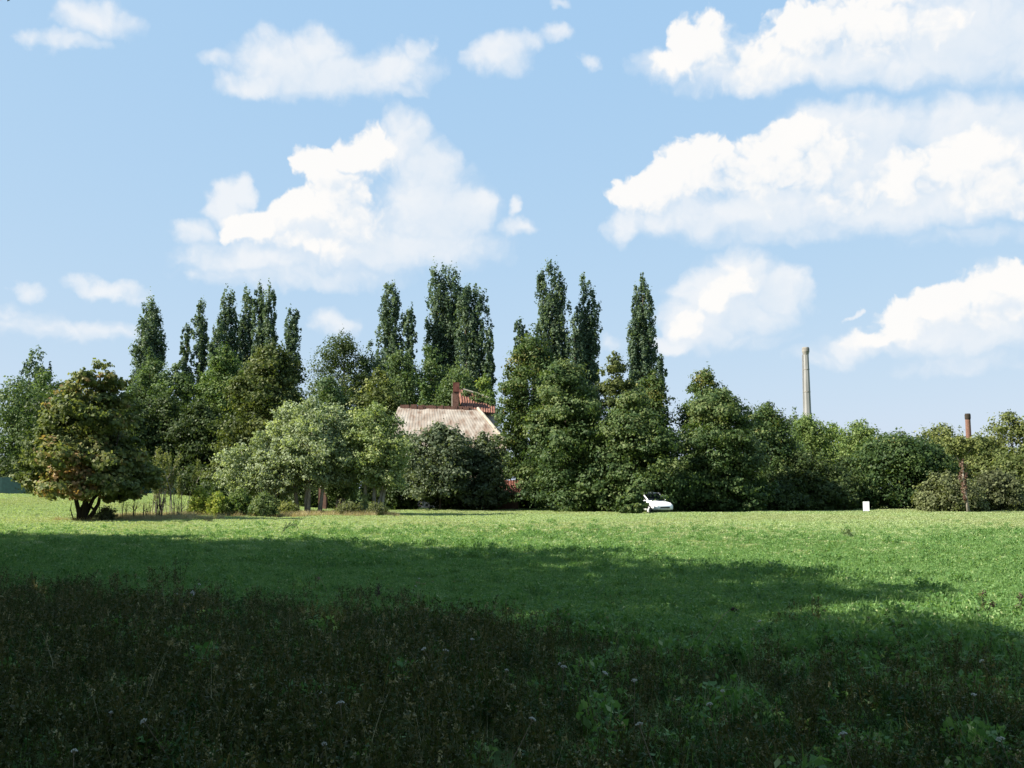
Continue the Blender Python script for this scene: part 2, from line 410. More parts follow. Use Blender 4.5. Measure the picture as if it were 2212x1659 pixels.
rwood('wide dark drooping tree behind the white notice board', 1945, 928, 100, 82, 'linden', 'dome', n=150, leaves=32000, tmid=.25, zs=.55)
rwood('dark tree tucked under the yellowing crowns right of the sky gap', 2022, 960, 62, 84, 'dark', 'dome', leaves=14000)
rwood('yellowing crown left of the brick chimney stub', 2035, 912, 60, 98, 'yellowing', 'round', n=90)
rwood('olive tree below the brick chimney stub', 2112, 935, 60, 92, 'yellowing', 'dome', tmid=.25)
rwood('tall yellowing tree rising to the right picture edge', 2190, 888, 66, 96, 'yellowing', 'round', n=100)
rwood('olive tree cut by the right picture edge at the meadow', 2215, 965, 80, 84, 'yellowing', 'dome', tmid=.15, n=100)

# ------------------------------------------------ bushes at the edge of the wood
def bush(label, px, top, hw, d, mat, group='bushes at the foot of the wood', **k):
    a = dict(prof='bush', n=70, leaves=12000, L=.2, clear=0.0, limbs=6, trunk_r=.08)
    a.update(k)
    return tree('bush', label, 'bush', group, px, top, hw, d, mat, **a)
bush('rounded olive bush left of the pale leaning stem', 2050, 1022, 78, 74, 'brown_bush', tmid=.6, leaves=16000)
bush('brownish grey bush right of the pale leaning stem', 2150, 1012, 66, 76, 'brown_bush', tmid=.3, leaves=14000)
bush('large grey-green bush in front of the bleached farmhouse roof', 950, 912, 92, 77, 'grey_bush', n=80, leaves=24000, prof='dome', lr=.9, L=.22, clear=.12, bumps=.3)
bush('smaller grey-green bush under the farmhouse eave, beside the linden', 1045, 930, 58, 78, 'grey_bush', n=55, leaves=14000, prof='dome', lr=.8, L=.22, tmid=.4, clear=.1, bumps=.3)
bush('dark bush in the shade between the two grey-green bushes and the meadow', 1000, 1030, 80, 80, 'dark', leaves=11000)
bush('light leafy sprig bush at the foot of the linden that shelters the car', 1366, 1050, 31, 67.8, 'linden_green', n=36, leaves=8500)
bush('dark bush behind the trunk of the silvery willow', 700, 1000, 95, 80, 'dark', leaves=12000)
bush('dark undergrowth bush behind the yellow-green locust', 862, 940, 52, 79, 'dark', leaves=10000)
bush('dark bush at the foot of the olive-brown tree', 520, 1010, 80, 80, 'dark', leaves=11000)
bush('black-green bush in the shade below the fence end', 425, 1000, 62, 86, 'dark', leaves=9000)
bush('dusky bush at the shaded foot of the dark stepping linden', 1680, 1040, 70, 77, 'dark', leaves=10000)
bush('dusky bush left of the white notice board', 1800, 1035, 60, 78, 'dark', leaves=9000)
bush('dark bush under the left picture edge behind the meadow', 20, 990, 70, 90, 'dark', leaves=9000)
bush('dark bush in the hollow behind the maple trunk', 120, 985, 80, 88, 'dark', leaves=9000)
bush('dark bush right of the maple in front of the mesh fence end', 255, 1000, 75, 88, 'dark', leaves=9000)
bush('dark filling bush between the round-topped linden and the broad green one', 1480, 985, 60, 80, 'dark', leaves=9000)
# ------------------------------------------------ the lone maple on the meadow
def maple():
    rng = np.random.default_rng(77)
    d = 53.0; x, y, z = place(187, d)
    s = K / F * d
    root = empty('maple_tree', (x, y, z))
    tag(root, 'lone forked maple with rusty leaf patches standing out on the sunlit meadow', 'tree')
    H = height_at(768, d) - z
    def c(px, py): return ((px - 187) * s * .93, (1122 - py) * s)
    # crown built from boughs read off the survey: column, row, width radius, height radius, depth offset
    boughs = [(205,805,42,34,0),(238,840,42,36,.2),(170,835,42,36,-.2),(128,850,38,32,.3),(105,880,32,30,0),(255,890,36,42,.3),(200,890,60,48,-.5),
              (140,915,55,42,-.6),(240,950,55,50,.2),(95,950,45,36,.2),(70,990,40,32,0),(150,980,70,46,-1.0),(220,1005,64,46,-.6),(272,985,38,46,.3),
              (52,1032,34,24,.1),(100,1035,52,28,-.5),(165,1040,60,28,-1.1),(230,1048,56,26,-.7),(280,1048,40,26,.2),(318,1032,30,28,.6),
              (120,1058,30,16,-.4),(80,1052,28,14,.5),(180,960,70,60,1.4),(230,1020,70,44,1.5),(110,1020,60,36,1.5),(275,1010,44,40,1.4),(160,880,60,50,1.4),(260,1062,36,14,.4)]
    C = []; R = []
    for (px, py, rw, rh, oy) in boughs:
        cx, cz = c(px, py)
        for k in range(7):
            u = rng.normal(size=3); u /= np.linalg.norm(u)
            q = .34 + .22 * rng.random()
            C.append((cx + u[0] * rw * s * .68, oy * 1.15 + u[1] * rw * s * .75, cz + u[2] * rh * s * .66)); R.append((q * rw * s * 1.15, q * rw * s * 1.1, q * rw * s * .62))
    C = np.array(C); R = np.array(R)
    tl = .36 + .13 * rng.normal(size=len(C))
    # rusty patches low in front and half way up
    for (px, py, r_, g) in [(200,1030,34,.5),(165,1050,40,.40),(175,1005,40,.42),(140,1000,34,.34),(215,1040,26,.5),(265,985,28,.34),(100,1060,26,.3),(190,950,26,.22)]:
        cx, cz = c(px, py)
        dd = np.hypot(C[:, 0] - cx, C[:, 2] - cz) / (r_ * s)
        tl += .55 * g * np.exp(-dd ** 2) * (C[:, 1] < .6)
    V, Q, t = leaf_cloud(rng, C, R, 42000, .20, .8, .3, 1.0, .5, tl=np.clip(tl, 0, 1), tvar=.13, droop=.4)
    link_mesh('crown', mesh_np('crown', V, Q, M['maple'], t), root)
    mb = MB()
    def P(px, py, oy=0): q = c(px, py); return (q[0], oy, q[1])
    mb.tube([P(183,1130), P(182,1105), P(184,1085), P(186,1040), P(196,960), P(205,850)], [0.245,0.187,0.158,0.130,0.086,0.029], 10)
    mb.tube([P(176,1128,-.1), P(172,1100,-.1), P(166,1075,-.2), P(158,1040,-.3), P(135,960,-.4)], [0.173,0.122,0.101,0.072,0.022], 9)
    mb.tube([P(190,1118,.1), P(202,1100,.1), P(212,1084,.1), P(216,1062,.1), P(240,1000,.3), P(250,920,.3)], [0.158,0.108,0.094,0.079,0.058,0.022], 9)
    mb.tube([P(180,1110,.2), P(192,1070,.6), P(210,1020,1.0), P(225,950,1.2)], [0.144,0.094,0.072,0.022], 8)
    mb.tube([P(170,1120,.15), P(166,1100,.3), P(176,1070,.6), P(165,1000,1.0)], [0.144,0.086,0.072,0.022], 8)
    mb.tube([P(205,1098,.1), P(196,1088,.0), P(205,1075,-.2), P(235,1050,-.4)], [0.072,0.058,0.050,0.022], 7)
    mb.tube([P(165,1120,-.3), P(158,1095,-.4), P(160,1080,-.4)], [0.036,0.025,0.011], 6)
    mb.tube([P(215,1122,.3), P(214,1105,.3), P(210,1090,.3)], [0.029,0.022,0.011], 6)
    mb.build('trunk', M['dark_bark'], root, smooth=True)
maple()

# ------------------------------------------------ the grove on the dry strip
IG = 'small trees on the dry strip in the meadow'
def grove(label, px, top, hw, d, mat, leaders, name, **k):
    a = dict(prof='round', n=110, leaves=26000, L=.17, clear=.16, leaders=leaders, bark='pale_bark', trunk_r=.14, lr=.5, zs=.8, rnd=.6, bumps=.25, tlv=.18, aspect=.6, inner=.15)
    a.update(k)
    return tree(name, label, 'tree', IG, px, top, hw, d, M and mat, **a)
grove('wide silvery willow with a pale straight trunk, tallest of the grove', 664, 858, 118, 63, 'silver', [(0,0,1,.62),(-.45,.2,.97,.55),(.5,.1,.93,.55),(.1,-.25,.78,.7)], 'willow_tree', leaves=36000, n=150, clear=.25)
grove('lower silvery willow spreading towards the yellow green shrubs', 565, 925, 98, 63, 'silver', [(.1,0,.98,.6),(-.5,.1,.82,.55),(.45,.1,1,.5),(.15,-.2,.7,.6)], 'willow_tree', leaves=22000, n=95, clear=.22)
grove('yellow-green locust on a single thin trunk, right end of the grove', 808, 864, 84, 63, 'locust', [(0,0,1,.7),(.45,.1,.88,.55),(-.5,.1,.96,.5),(.2,-.1,.6,.62)], 'locust_tree', leaves=18000, n=85, clear=.24, tmid=.5)
grove('grey-green willow half hidden between the tall silvery willow and the locust', 742, 888, 50, 66, 'feather', [(0,0,1,.75),(-.4,0,.85,.6)], 'willow_tree', leaves=13000, n=60, tmid=.75)

def broom(label, px, top, hw, d, nst, leaves, mat, seed, base=1108, stem_r=.03, lean=.35, name='bare_stemmed_shrub'):
    """upright shrub: many thin stems fanning from the ground, fine leaves only high up"""
    rng = np.random.default_rng(seed)
    x, y, z = place(px, d); H = height_at(top, d) - z; R_ = hw * K / F * d
    root = empty(name, (x, y, z)); tag(root, label, 'shrub', 'thin stemmed shrubs on the dry strip')
    mb = MB(); C = []; R = []
    for k in range(nst):
        bx, by = rng.normal(size=2) * R_ * .35
        tx = bx + rng.normal() * R_ * .5 + lean * R_ * (k / nst - .5); ty = by + rng.normal() * R_ * .4
        h = H * (.55 + .45 * rng.random()); 
        if k == 0: h = H; tx = -R_ * .1
        mb.tube([(bx, by, -.05), (bx * .8 + tx * .2, by, h * .4), (tx, ty, h)], [stem_r, stem_r * .7, stem_r * .2], 5)
        for j in range(2):
            q = .45 + .3 * rng.random()
            sx = bx + (tx - bx) * q + rng.normal() * .25
            mb.tube([(bx + (tx - bx) * q * .7, by, h * q * .75), (sx, by + rng.normal() * .2, h * q * 1.2)], [stem_r * .5, stem_r * .15], 4)
        for j in range(4 if leaves else 0):
            q = .55 + .12 * j
            C.append((bx + (tx - bx) * q, by + (ty - by) * q, h * q)); R.append((.17, .17, .38))
    mb.build('stems', M['bark'] if leaves == 0 else M['pale_bark'], root)
    if leaves:
        V, Q, t = leaf_cloud(rng, np.array(C), np.array(R), leaves, .12, .4, .2, .3, 1.0, shell=.1)
        link_mesh('crown', mesh_np('crown', V, Q, M[mat], t), root)
broom('pale feathery broom-like shrub leaning right, tallest of the bare stemmed ones', 355, 966, 44, 59.5, 18, 9000, 'yellowing', 3, lean=1.2)
broom('sparse leafless shrub nearest the maple, two twiggy shoots', 268, 1072, 10, 56, 5, 0, 'olive', 4, stem_r=.018)
broom('leafless twiggy shrub with crossing shoots, second right of the maple', 293, 1066, 10, 56, 6, 0, 'olive', 5, stem_r=.025)
broom('leafless fan-shaped shrub just left of the feathery one', 318, 1068, 14, 56.5, 9, 0, 'olive', 6, stem_r=.018)
broom('thick cluster of bare upright shoots at the foot of the feathery shrub', 345, 1056, 14, 56, 8, 0, 'olive', 7, stem_r=.03)
broom('bare shoots right of the feathery shrub, last of the leafless ones', 385, 1060, 14, 56.5, 9, 0, 'olive', 8, stem_r=.02)

SG = 'yellow green shrubs on the dry strip'
def shrub(label, px, top, hw, d, mat, **k):
    a = dict(prof='bush', n=46, leaves=6500, L=.12, clear=0.0, limbs=5, trunk_r=.04, lr=.3, zs=1.1, rnd=1.0, up=.2, tlv=.25, aspect=.5)
    a.update(k)
    return tree('shrub', label, 'shrub', SG, px, top, hw, d, mat, **a)
shrub('spiky yellow green shrub at the left end of the shrub row', 432, 1050, 24, 59.5, 'shrub_yellow', tmid=.6)
shrub('brightest yellow tinged shrub, second in the shrub row', 470, 1060, 26, 59, 'shrub_yellow', tmid=.7, leaves=5000)
shrub('rounded darker green shrub in the middle of the shrub row', 517, 1054, 32, 59.5, 'fresh', tmid=.6, leaves=8000)
shrub('loose light green shrub under the lower silvery willow', 570, 1062, 30, 59, 'feather', tmid=.7)
shrub('low tan weedy shrub between the willow stems', 620, 1084, 26, 61, 'yellowing', tmid=.6, leaves=4000)
shrub('leafy sucker round the trunk of the locust', 788, 1062, 12, 62.6, 'locust', leaves=1800, n=18, tmid=.5)
shrub('low brown thorny tangle left of the locust trunk', 752, 1090, 30, 61, 'brown_bush', leaves=3500, tmid=.5)
shrub('small withered brown tuft at the foot of the maple', 232, 1106, 22, 53.2, 'brown_bush', leaves=2600, n=20, tmid=.3)
shrub('low withered tuft to the right of the locust trunk', 815, 1104, 22, 61, 'brown_bush', leaves=1800, n=20, tmid=.6)

# pale leaning sapling at the right
def sapling():
    rng = np.random.default_rng(5)
    d = 70.0; x, y, z = place(2088, d); s = K / F * d
    root = empty('sapling', (x, y, z)); tag(root, 'thin pale leaning sapling wrapped in rusty creeper, standing between two low bushes', 'tree')
    def P(px, py, oy=0): return ((px - 2088) * s, oy, (1104 - py) * s)
    mb = MB()
    mb.tube([P(2089,1106), P(2088,1075), P(2084,1040), P(2082,1000), P(2086,972), P(2091,945)], [.09,.075,.065,.055,.04,.012], 8)
    mb.tube([P(2096,1106,.1), P(2092,1090,.05), P(2087,1060)], [.04,.035,.03], 6)
    mb.tube([P(2083,1005), P(2070,975,.2), P(2060,945,.3)], [.04,.025,.01], 6)
    mb.tube([P(2083,990), P(2100,965,-.2), P(2112,950,-.3)], [.035,.02,.01], 6)
    mb.build('trunk', M['pale_bark'], root, smooth=True)
    C = np.array([P(2084,1050), P(2083,1025), P(2083,1000), P(2084,1068)]); R = np.array([(.20,.2,.5),(.24,.22,.5),(.18,.2,.45),(.12,.12,.3)])
    V, Q, t = leaf_cloud(rng, C, R, 1100, .11, .7, .2, .6, .8)
    link_mesh('creeper', mesh_np('creeper', V, Q, M['ivy'], t), root)
    C = np.array([P(2070,965,.2), P(2090,955), P(2105,965,-.2), P(2085,975,.2), P(2095,958), P(2078,952,.2), P(2060,958,.2)]); R = np.full((7, 3), .5)
    V, Q, t = leaf_cloud(rng, C, R, 3500, .16, .6, .2, .5, .9)
    link_mesh('crown', mesh_np('crown', V, Q, M['yellowing'], t), root)
sapling()

# ------------------------------------------------ trees round the photographer, shading the meadow; those behind are added to block skylight
def shade_tree(label, x, y, H, Rr, seed, twig=False):
    rng = np.random.default_rng(seed); z = gz(x, y)
    root = empty('shade_tree', (x, y, z)); tag(root, label, 'tree', 'trees that shade the near meadow')
    C, R = lobes_profile(rng, H * .92, Rr, 'dome', 70, 1.3, .8, (1, 1), .2)
    C[:, 2] += H * .08
    V, Q, t = leaf_cloud(rng, C, R, 9500, .40, .75, .35, .6, .8)
    if twig:
        rng = np.random.default_rng(4)
        tip = at(16, -30, 8.0) - Vector((x, y, z))
        b = Vector((0, 0, 5.2)); m1 = b.lerp(tip, .55) + Vector((0, 0, 1.1))
        Ct = []; 
        for k in range(14):
            q = .62 + .38 * k / 13
            p = m1.lerp(tip, (q - .55) / .45) if q > .55 else b.lerp(m1, q / .55)
            Ct.append(p + Vector(rng.normal(size=3) * .10))
        V2, Q2, t2 = leaf_cloud(rng, np.array([tuple(p) for p in Ct]), np.full((14, 3), .13), 420, .045, .5, .1, .2, 1.0, shell=.1, droop=1.0)
        Q2 = Q2 + len(V); V = np.concatenate([V, V2]); Q = np.concatenate([Q, Q2]); t = np.concatenate([t, t2])
    link_mesh('crown', mesh_np('crown', V, Q, M['dark'], t), root)
    mb = MB(); limb_set(rng, mb, (0, 0, -.1), (0, 0, H * .85), .28, 8, Rr * .7)
    if twig: mb.tube([b - Vector((0, 0, .8)), b, m1, tip], [.07, .06, .025, .006], 6)
    mb.build('trunk', M['bark'], root, smooth=True)
SHADE = [(-40.7,29.3,17.5,5,False),(-32.7,28.3,18,5,False),(-25.7,24.3,18,5,False),(-22.7,21.3,17.5,5,False),(-19.7,19.3,18.6,5,False),(-18.2,16.5,18,4.8,False),(-16.2,13.3,18.3,4.6,False),(-15.2,9.9,17.6,4.4,False),(-15,5.9,17.5,3.9,False),
         (-10.5,5.5,13.5,3.6,True),(-13.7,.3,18.5,5,False),(-12,-11,15,5,False),(-5,-9,15,5,False),(4,-10,16,5,False),(12,-8,15,5,False)]  # unseen trees behind the viewpoint, added to darken the foreground
for i, (x, y, H, r, tw) in enumerate(SHADE):
    shade_tree('dark tree overhanging the top left corner with a leafy twig' if tw else 'dark tree out of view round the viewpoint, shading the near meadow', x, y, H, r, 200 + i, tw)

# ------------------------------------------------ crumbling farmhouse
M['plaster'] = None
def plaster_mat():
    m, nt, out = new_mat('old plaster'); N = nt.nodes.new; L = nt.links.new
    tc = N('ShaderNodeTexCoord'); mp = N('ShaderNodeMapping'); mp.inputs['Scale'].default_value = (1.6, 1.6, .35)
    L(tc.outputs['Object'], mp.inputs[0])
    n = N('ShaderNodeTexNoise'); n.inputs['Scale'].default_value = 1.2; n.inputs['Detail'].default_value = 9; n.inputs['Roughness'].default_value = .68
    L(mp.outputs[0], n.inputs['Vector'])
    c = ramp(nt, n.outputs['Fac'], [(.28, (.24, .13, .095)), (.40, (.38, .27, .21)), (.5, (.47, .40, .335)), (.66, (.54, .49, .43)), (.8, (.36, .34, .31))])
    p = N('ShaderNodeBsdfPrincipled'); p.inputs['Roughness'].default_value = .95; p.inputs['Specular IOR Level'].default_value = .1
    b = N('ShaderNodeBump'); b.inputs['Strength'].default_value = .5; b.inputs['Distance'].default_value = .06
    L(n.outputs['Fac'], b.inputs['Height']); L(b.outputs[0], p.inputs['Normal'])
    L(c, p.inputs['Base Color']); L(p.outputs[0], out.inputs[0]); return m
M['plaster'] = plaster_mat()
M['tile'] = noise_mat('terracotta tiles', [(.25, (.065,.032,.025)), (.5, (.155,.070,.048)), (.75, (.23,.125,.09))], 3.5, .85, 5)
M['tile_dark_shaded'] = noise_mat('dark tiles with shade', [(.25, (.05,.022,.017)), (.5, (.12,.045,.034)), (.75, (.17,.08,.06))], 3.5, .9, 5)  # darker tile colour with the shed roof's shade mixed in
M['brick'] = noise_mat('weathered brick', [(.3, (.085,.045,.034)), (.7, (.19,.105,.08))], 5, .9, 6)
M['old_wood'] = noise_mat('weathered timber', [(.3, (.16,.13,.10)), (.7, (.40,.36,.31))], 5, .9, 5, (1, 1, 4))
M['pale_stone'] = noise_mat('pale coping', [(.3, (.26,.225,.175)), (.7, (.42,.38,.31))], 4, .9)
M['concrete'] = noise_mat('stained concrete', [(.3, (.16,.16,.155)), (.7, (.27,.268,.262))], .6, .9, 8, (1, 1, .2))
M['concrete_dark'] = noise_mat('sooty concrete', [(.3, (.15,.14,.125)), (.7, (.27,.255,.23))], 1.5, .9)

M['bleached_tile'] = noise_mat('bleached old roof', [(.30, (.12,.075,.058)), (.40, (.19,.145,.115)), (.52, (.26,.228,.195)), (.66, (.315,.29,.255)), (.80, (.18,.17,.155))], 1.6, .95, 9, (1.1, .5, .5), bump=.5, spec=.1)
def tile_slope(mb, tl, tr, bl, br, nu, nv, rib, thick, rng, sag=.05):
    """a tiled slope between four corners: half-round rows run from ridge to eave"""
    tl, tr, bl, br = (Vector(q) for q in (tl, tr, bl, br))
    nrm = (tr - tl).cross(bl - tl).normalized()
    if nrm.z < 0: nrm = -nrm
    wob = rng.normal(size=(nv + 1, 8)) * sag
    v = []; f = []
    for j in range(nv + 1):
        t = j / nv
        for i in range(nu + 1):
            u = i / nu
            q = tl.lerp(tr, u).lerp(bl.lerp(br, u), t)
            k = u * 6.99; a = int(k); w = wob[j, a] * (1 - k + a) + wob[j, a + 1] * (k - a)
            v.append(q + nrm * (rib * abs(math.sin(math.pi * i / 4)) + .03 * (j % 2) + w * .6))
    n = nu + 1
    for j in range(nv):
        for i in range(nu): f.append((j*n+i, j*n+i+1, (j+1)*n+i+1, (j+1)*n+i))
    k = len(v); v += [q - nrm * thick for q in v]; f += [tuple(q + k for q in reversed(g)) for g in f]
    for i in range(nu): f.append((i+1, i, i+k, i+1+k)); a = nv*n+i; f.append((a, a+1, a+1+k, a+k))
    for j in range(nv): a = j*n; f.append((a, a+n, a+n+k, a+k)); a = j*n+nu; f.append((a+n, a, a+k, a+n+k))
    mb.add(v, f)

def farmhouse():
    rng = np.random.default_rng(9)
    d = 88.0; x0 = at(840, 1058, d).x
    root = empty('farmhouse', (x0, d, gz(x0, d)))
    tag(root, 'old farmhouse with broad bleached roof and scrap of red tiles, sunk in trees', 'building')
    zb = root.location.z
    def X(px, dy): return at(px, 1058, d + dy).x - x0
    def Z(py, dy): return height_at(py, d + dy) - zb
    def P(px, py, dy): return (X(px, dy), dy, Z(py, dy))
    # walls under the eaves
    mb = MB(); mb.box(X(838, 0), X(1092, 0), 0, .4, -.3, Z(962, 0)); mb.build('wall', M['plaster'], root)
    mb = MB(); mb.box(X(1092, 0) - .4, X(1092, 0), .402, 6.2, -.3, Z(962, 0)); mb.build('wall', M['plaster'], root)
    # the bleached slope towards the meadow
    mb = MB(); tile_slope(mb, P(858, 878, 3.4), P(1032, 884, 3.4), P(826, 966, -.5), P(1100, 968, -.5), 132, 12, .015, .12, rng)
    roof = mb.build('roof', M['bleached_tile'], root)
    mb = MB(); tile_slope(mb, P(1032, 884, 3.4), P(1034, 885, 3.5), P(1100, 968, -.5), P(1112, 962, 6.2), 60, 10, .022, .12, rng); mb.build('hip_slope', M['bleached_tile'], roof)
    mb = MB(); mb.tube([P(1031, 881, 3.3), P(1066, 922, 1.4), P(1100, 963, -.55)], [.13, .13, .13], 8); mb.build('hip_tiles', M['pale_stone'], roof)
    # ragged brickwork and loose tiles along the ridge
    mb = MB(); a, b = X(858, 3.4), X(1010, 3.4); zr = Z(878, 3.4)
    for i in range(70):
        xx = a + (b - a) * rng.random(); l = .18 + .4 * rng.random(); u = (xx - a) / (b - a)
        mb.box(xx, xx + l, 3.2 + .15 * rng.random(), 3.6, zr - .25 - .12 * u, zr + .02 - .14 * u + .20 * rng.random() ** 2)
    mb.build('ridge_bricks', M['brick'], roof)
    # taller wing behind the ridge
    y1 = 4.0
    mb = MB(); mb.box(X(986, y1), X(1074, y1), y1, y1 + .4, -.3, Z(889, y1)); mb.build('wing_wall', M['plaster'], root)
    mb = MB(); tile_slope(mb, P(988, 840, y1 + 3.6), P(1068, 864, y1 + 3.8), P(997, 886, y1 - .5), P(1070, 893, y1 - .5), 56, 10, .08, .14, rng, .04)
    wroof = mb.build('wing_roof', M['tile'], root)
    mb = MB(); mb.tube([P(999, 841, y1 + 3.5), P(1030, 850, y1 + 3.6), P(1063, 863, y1 + 3.7)], [.11, .11, .11], 6); mb.build('ridge_coping', M['pale_stone'], wroof)
    # chimney at its left end
    cx, cw = X(976, y1), X(989, y1) - X(976, y1)
    mb = MB(); mb.box(cx, cx + cw, y1 - .1, y1 + .7, Z(889, y1), Z(846, y1)); st = mb.build('chimney', M['brick'], root)
    mb = MB(); mb.box(cx + .03, cx + cw + .06, y1 - .16, y1 + .76, Z(846, y1) + .002, Z(826, y1)); mb.build('chimney_cap', M['tile_dark_shaded'], st)
    mb = MB(); mb.box(cx - .11, cx - .003, y1 - .05, y1 + .65, Z(878, y1), Z(850, y1)); mb.build('pilaster', M['pale_stone'], st)
    # creeper over the upper tiles and the ridge
    Cv = []
    for k in range(24):
        u = .12 + .85 * rng.random(); t = .12 + .38 * rng.random()
        q = Vector(P(988, 840, y1 + 3.6)).lerp(Vector(P(1068, 864, y1 + 3.8)), u).lerp(Vector(P(997, 886, y1 - .5)).lerp(Vector(P(1070, 893, y1 - .5)), u), t)
        Cv.append((q.x, q.y, q.z + .12))
    for k in range(10): Cv.append((X(905, 3.6) + 1.5 * rng.random(), 3.7, zr + .25 * rng.random()))
    V, Q, T = leaf_cloud(rng, np.array(Cv), np.full((len(Cv), 3), .28), 4600, .16, .7, .4, .5, .8)
    link_mesh('creeper', mesh_np('creeper', V, Q, M['feather'], T), root)
farmhouse()

def shed():
    d = 80.5; o = at(1075, 1058, d); s = K / F * d
    root = empty('brick_shed', (o.x, d, gz(o.x, d))); tag(root, 'low brick lean-to with a rusty tiled roof glimpsed beside the big linden', 'building')
    z = lambda py: height_at(py, d) - root.location.z
    w = 44 * s
    mb = MB(); mb.box(-.9, w, 0, .3, -.2, z(1068)); mb.build('wall', M['brick'], root)
    rv = []; rf = []; c = 60
    for j in range(9):
        for i in range(c + 1):
            rv.append((-1.2 + (w + 1.5) * i / c, -.35 + 2.2 * j / 8, z(1068) - .05 + (z(1036) - z(1068)) * j / 8 + .06 * abs(math.sin(math.pi * i / 4)) + .02 * (j % 2)))
    for j in range(8):
        for i in range(c):
            a = j * (c + 1) + i; rf.append((a, a + 1, a + c + 2, a + c + 1))
    k = len(rv); rv += [(p[0], p[1], p[2] - .12) for p in rv]; rf += [tuple(q + k for q in reversed(f)) for f in rf]
    for i in range(c): rf.append((i + 1, i, i + k, i + 1 + k))
    mb = MB(); mb.add(rv, rf); mb.build('roof', M['tile_dark_shaded'], root)
shed()

def gate_posts():
    d = 76.0
    for px, lab in ((697, 'weathered brown gatepost behind the willow trunk, left of a pair'), (735, 'weathered brown gatepost behind the grey-green willow, right of a pair')):
        x, y, z = place(px, d)
        root = empty('gate_post', (x, y, z)); tag(root, lab, 'post', 'old brick gateposts behind the grove')
        mb = MB(); mb.box(-.28, .28, -.28, .28, -.1, 1.75); mb.build('shaft', M['brick'], root)
        mb = MB(); mb.box(-.34, .34, -.34, .34, 1.752, 1.9); mb.add([(-.34,-.34,1.902),(.34,-.34,1.902),(.34,.34,1.902),(-.34,.34,1.902),(0,0,2.1)], [(0,1,4),(1,2,4),(2,3,4),(3,0,4),(3,2,1,0)]); mb.build('cap', M['pale_stone'], root)
gate_posts()

# ------------------------------------------------ factory chimneys
def concrete_chimney():
    d = 230.0; s = K / F * d
    a, b = ray(1749, 1058); x = a * d
    root = empty('factory_chimney', (x, d, 0)); tag(root, 'tall tapering octagonal concrete chimney with a flared top', 'chimney')
    Ht = height_at(750, d)
    r0, r1 = 10.3 * s, 6.0 * s
    mb = MB(); n = 8; rings = []
    zs_ = [-.5, Ht * .25, Ht * .5, Ht * .75, Ht * .955]
    vs = []; fs = []
    for q in zs_:
        r = r0 + (r1 - r0) * max(0, q) / Ht
        vs += [(r * math.cos(2*math.pi*(k+.3)/n), r * math.sin(2*math.pi*(k+.3)/n), q) for k in range(n)]
    for i in range(len(zs_) - 1):
        for k in range(n): fs.append((i*n+k, i*n+(k+1)%n, (i+1)*n+(k+1)%n, (i+1)*n+k))
    mb.add(vs, fs); mb.build('shaft', M['concrete'], root)
    mb = MB(); mb.tube([(0,0,Ht*.95),(0,0,Ht*.962),(0,0,Ht*.972),(0,0,Ht*.992),(0,0,Ht)], [r1*1.02, r1*1.18, r1*1.34, r1*1.34, r1*1.15], 16); mb.build('crown_rim', M['concrete_dark'], root)
    mb = MB()
    for q in (.3, .5, .7, .85):
        r = r0 + (r1 - r0) * q
        mb = MB(); mb.tube([(0,0,Ht*q-.10),(0,0,Ht*q+.10)], [r*1.035, r*1.035], 16); mb.build('band', M['concrete_dark'], root)
    mb = MB()
    for dy in (-.22, .22): mb.tube([(-(r0+(r1-r0)*.2)*1.05, dy, Ht*.2), (-r1*1.25, dy, Ht*.95)], [.05, .05], 4)
    mb.build('ladder', M['concrete_dark'], root)
concrete_chimney()
def brick_chimney():
    d = 175.0; s = K / F * d
    a, b = ray(2097, 1058); x = a * d
    root = empty('brick_chimney', (x, d, 0)); tag(root, 'short brick chimney stub with a dark rim above the yellowing trees', 'chimney')
    Ht = height_at(893, d); r = 5.4 * s
    mb = MB(); mb.tube([(0,0,-.5),(0,0,Ht*.86),(0,0,Ht*.965)], [r*1.3, r*1.03, r], 12); mb.build('shaft', M['brick'], root)
    mb = MB(); mb.tube([(0,0,Ht*.93),(0,0,Ht*.945),(0,0,Ht*.985),(0,0,Ht)], [r*1.04, r*1.16, r*1.16, r*.98], 12); mb.build('rim', M['dark_bark'], root)
brick_chimney()

# ------------------------------------------------ notice board
M['white_paint'] = plain_mat('white painted board', (.74,.76,.77), .55)
M['post_metal'] = plain_mat('galvanised post', (.30,.31,.32), .4, .0)
def board():
    d = 72.0; x, y, z = place(1870, d); s = K / F * d
    root = empty('notice_board', (x, y, z), math.radians(-14)); tag(root, 'small blank white notice board on two posts at the meadow edge', 'sign')
    zt = height_at(1083, d) - z; w = 6.3 * s
    mb = MB(); mb.box(-w, w, -.02, .02, zt - 20 * s, zt); mb.build('panel', M['white_paint'], root)
    for q in (-1, 1):
        mb = MB(); mb.tube([(q * w * .8, .05, -.15), (q * w * .8, .05, zt - .03)], [.025, .025], 8); mb.build('post', M['post_metal'], root)
board()

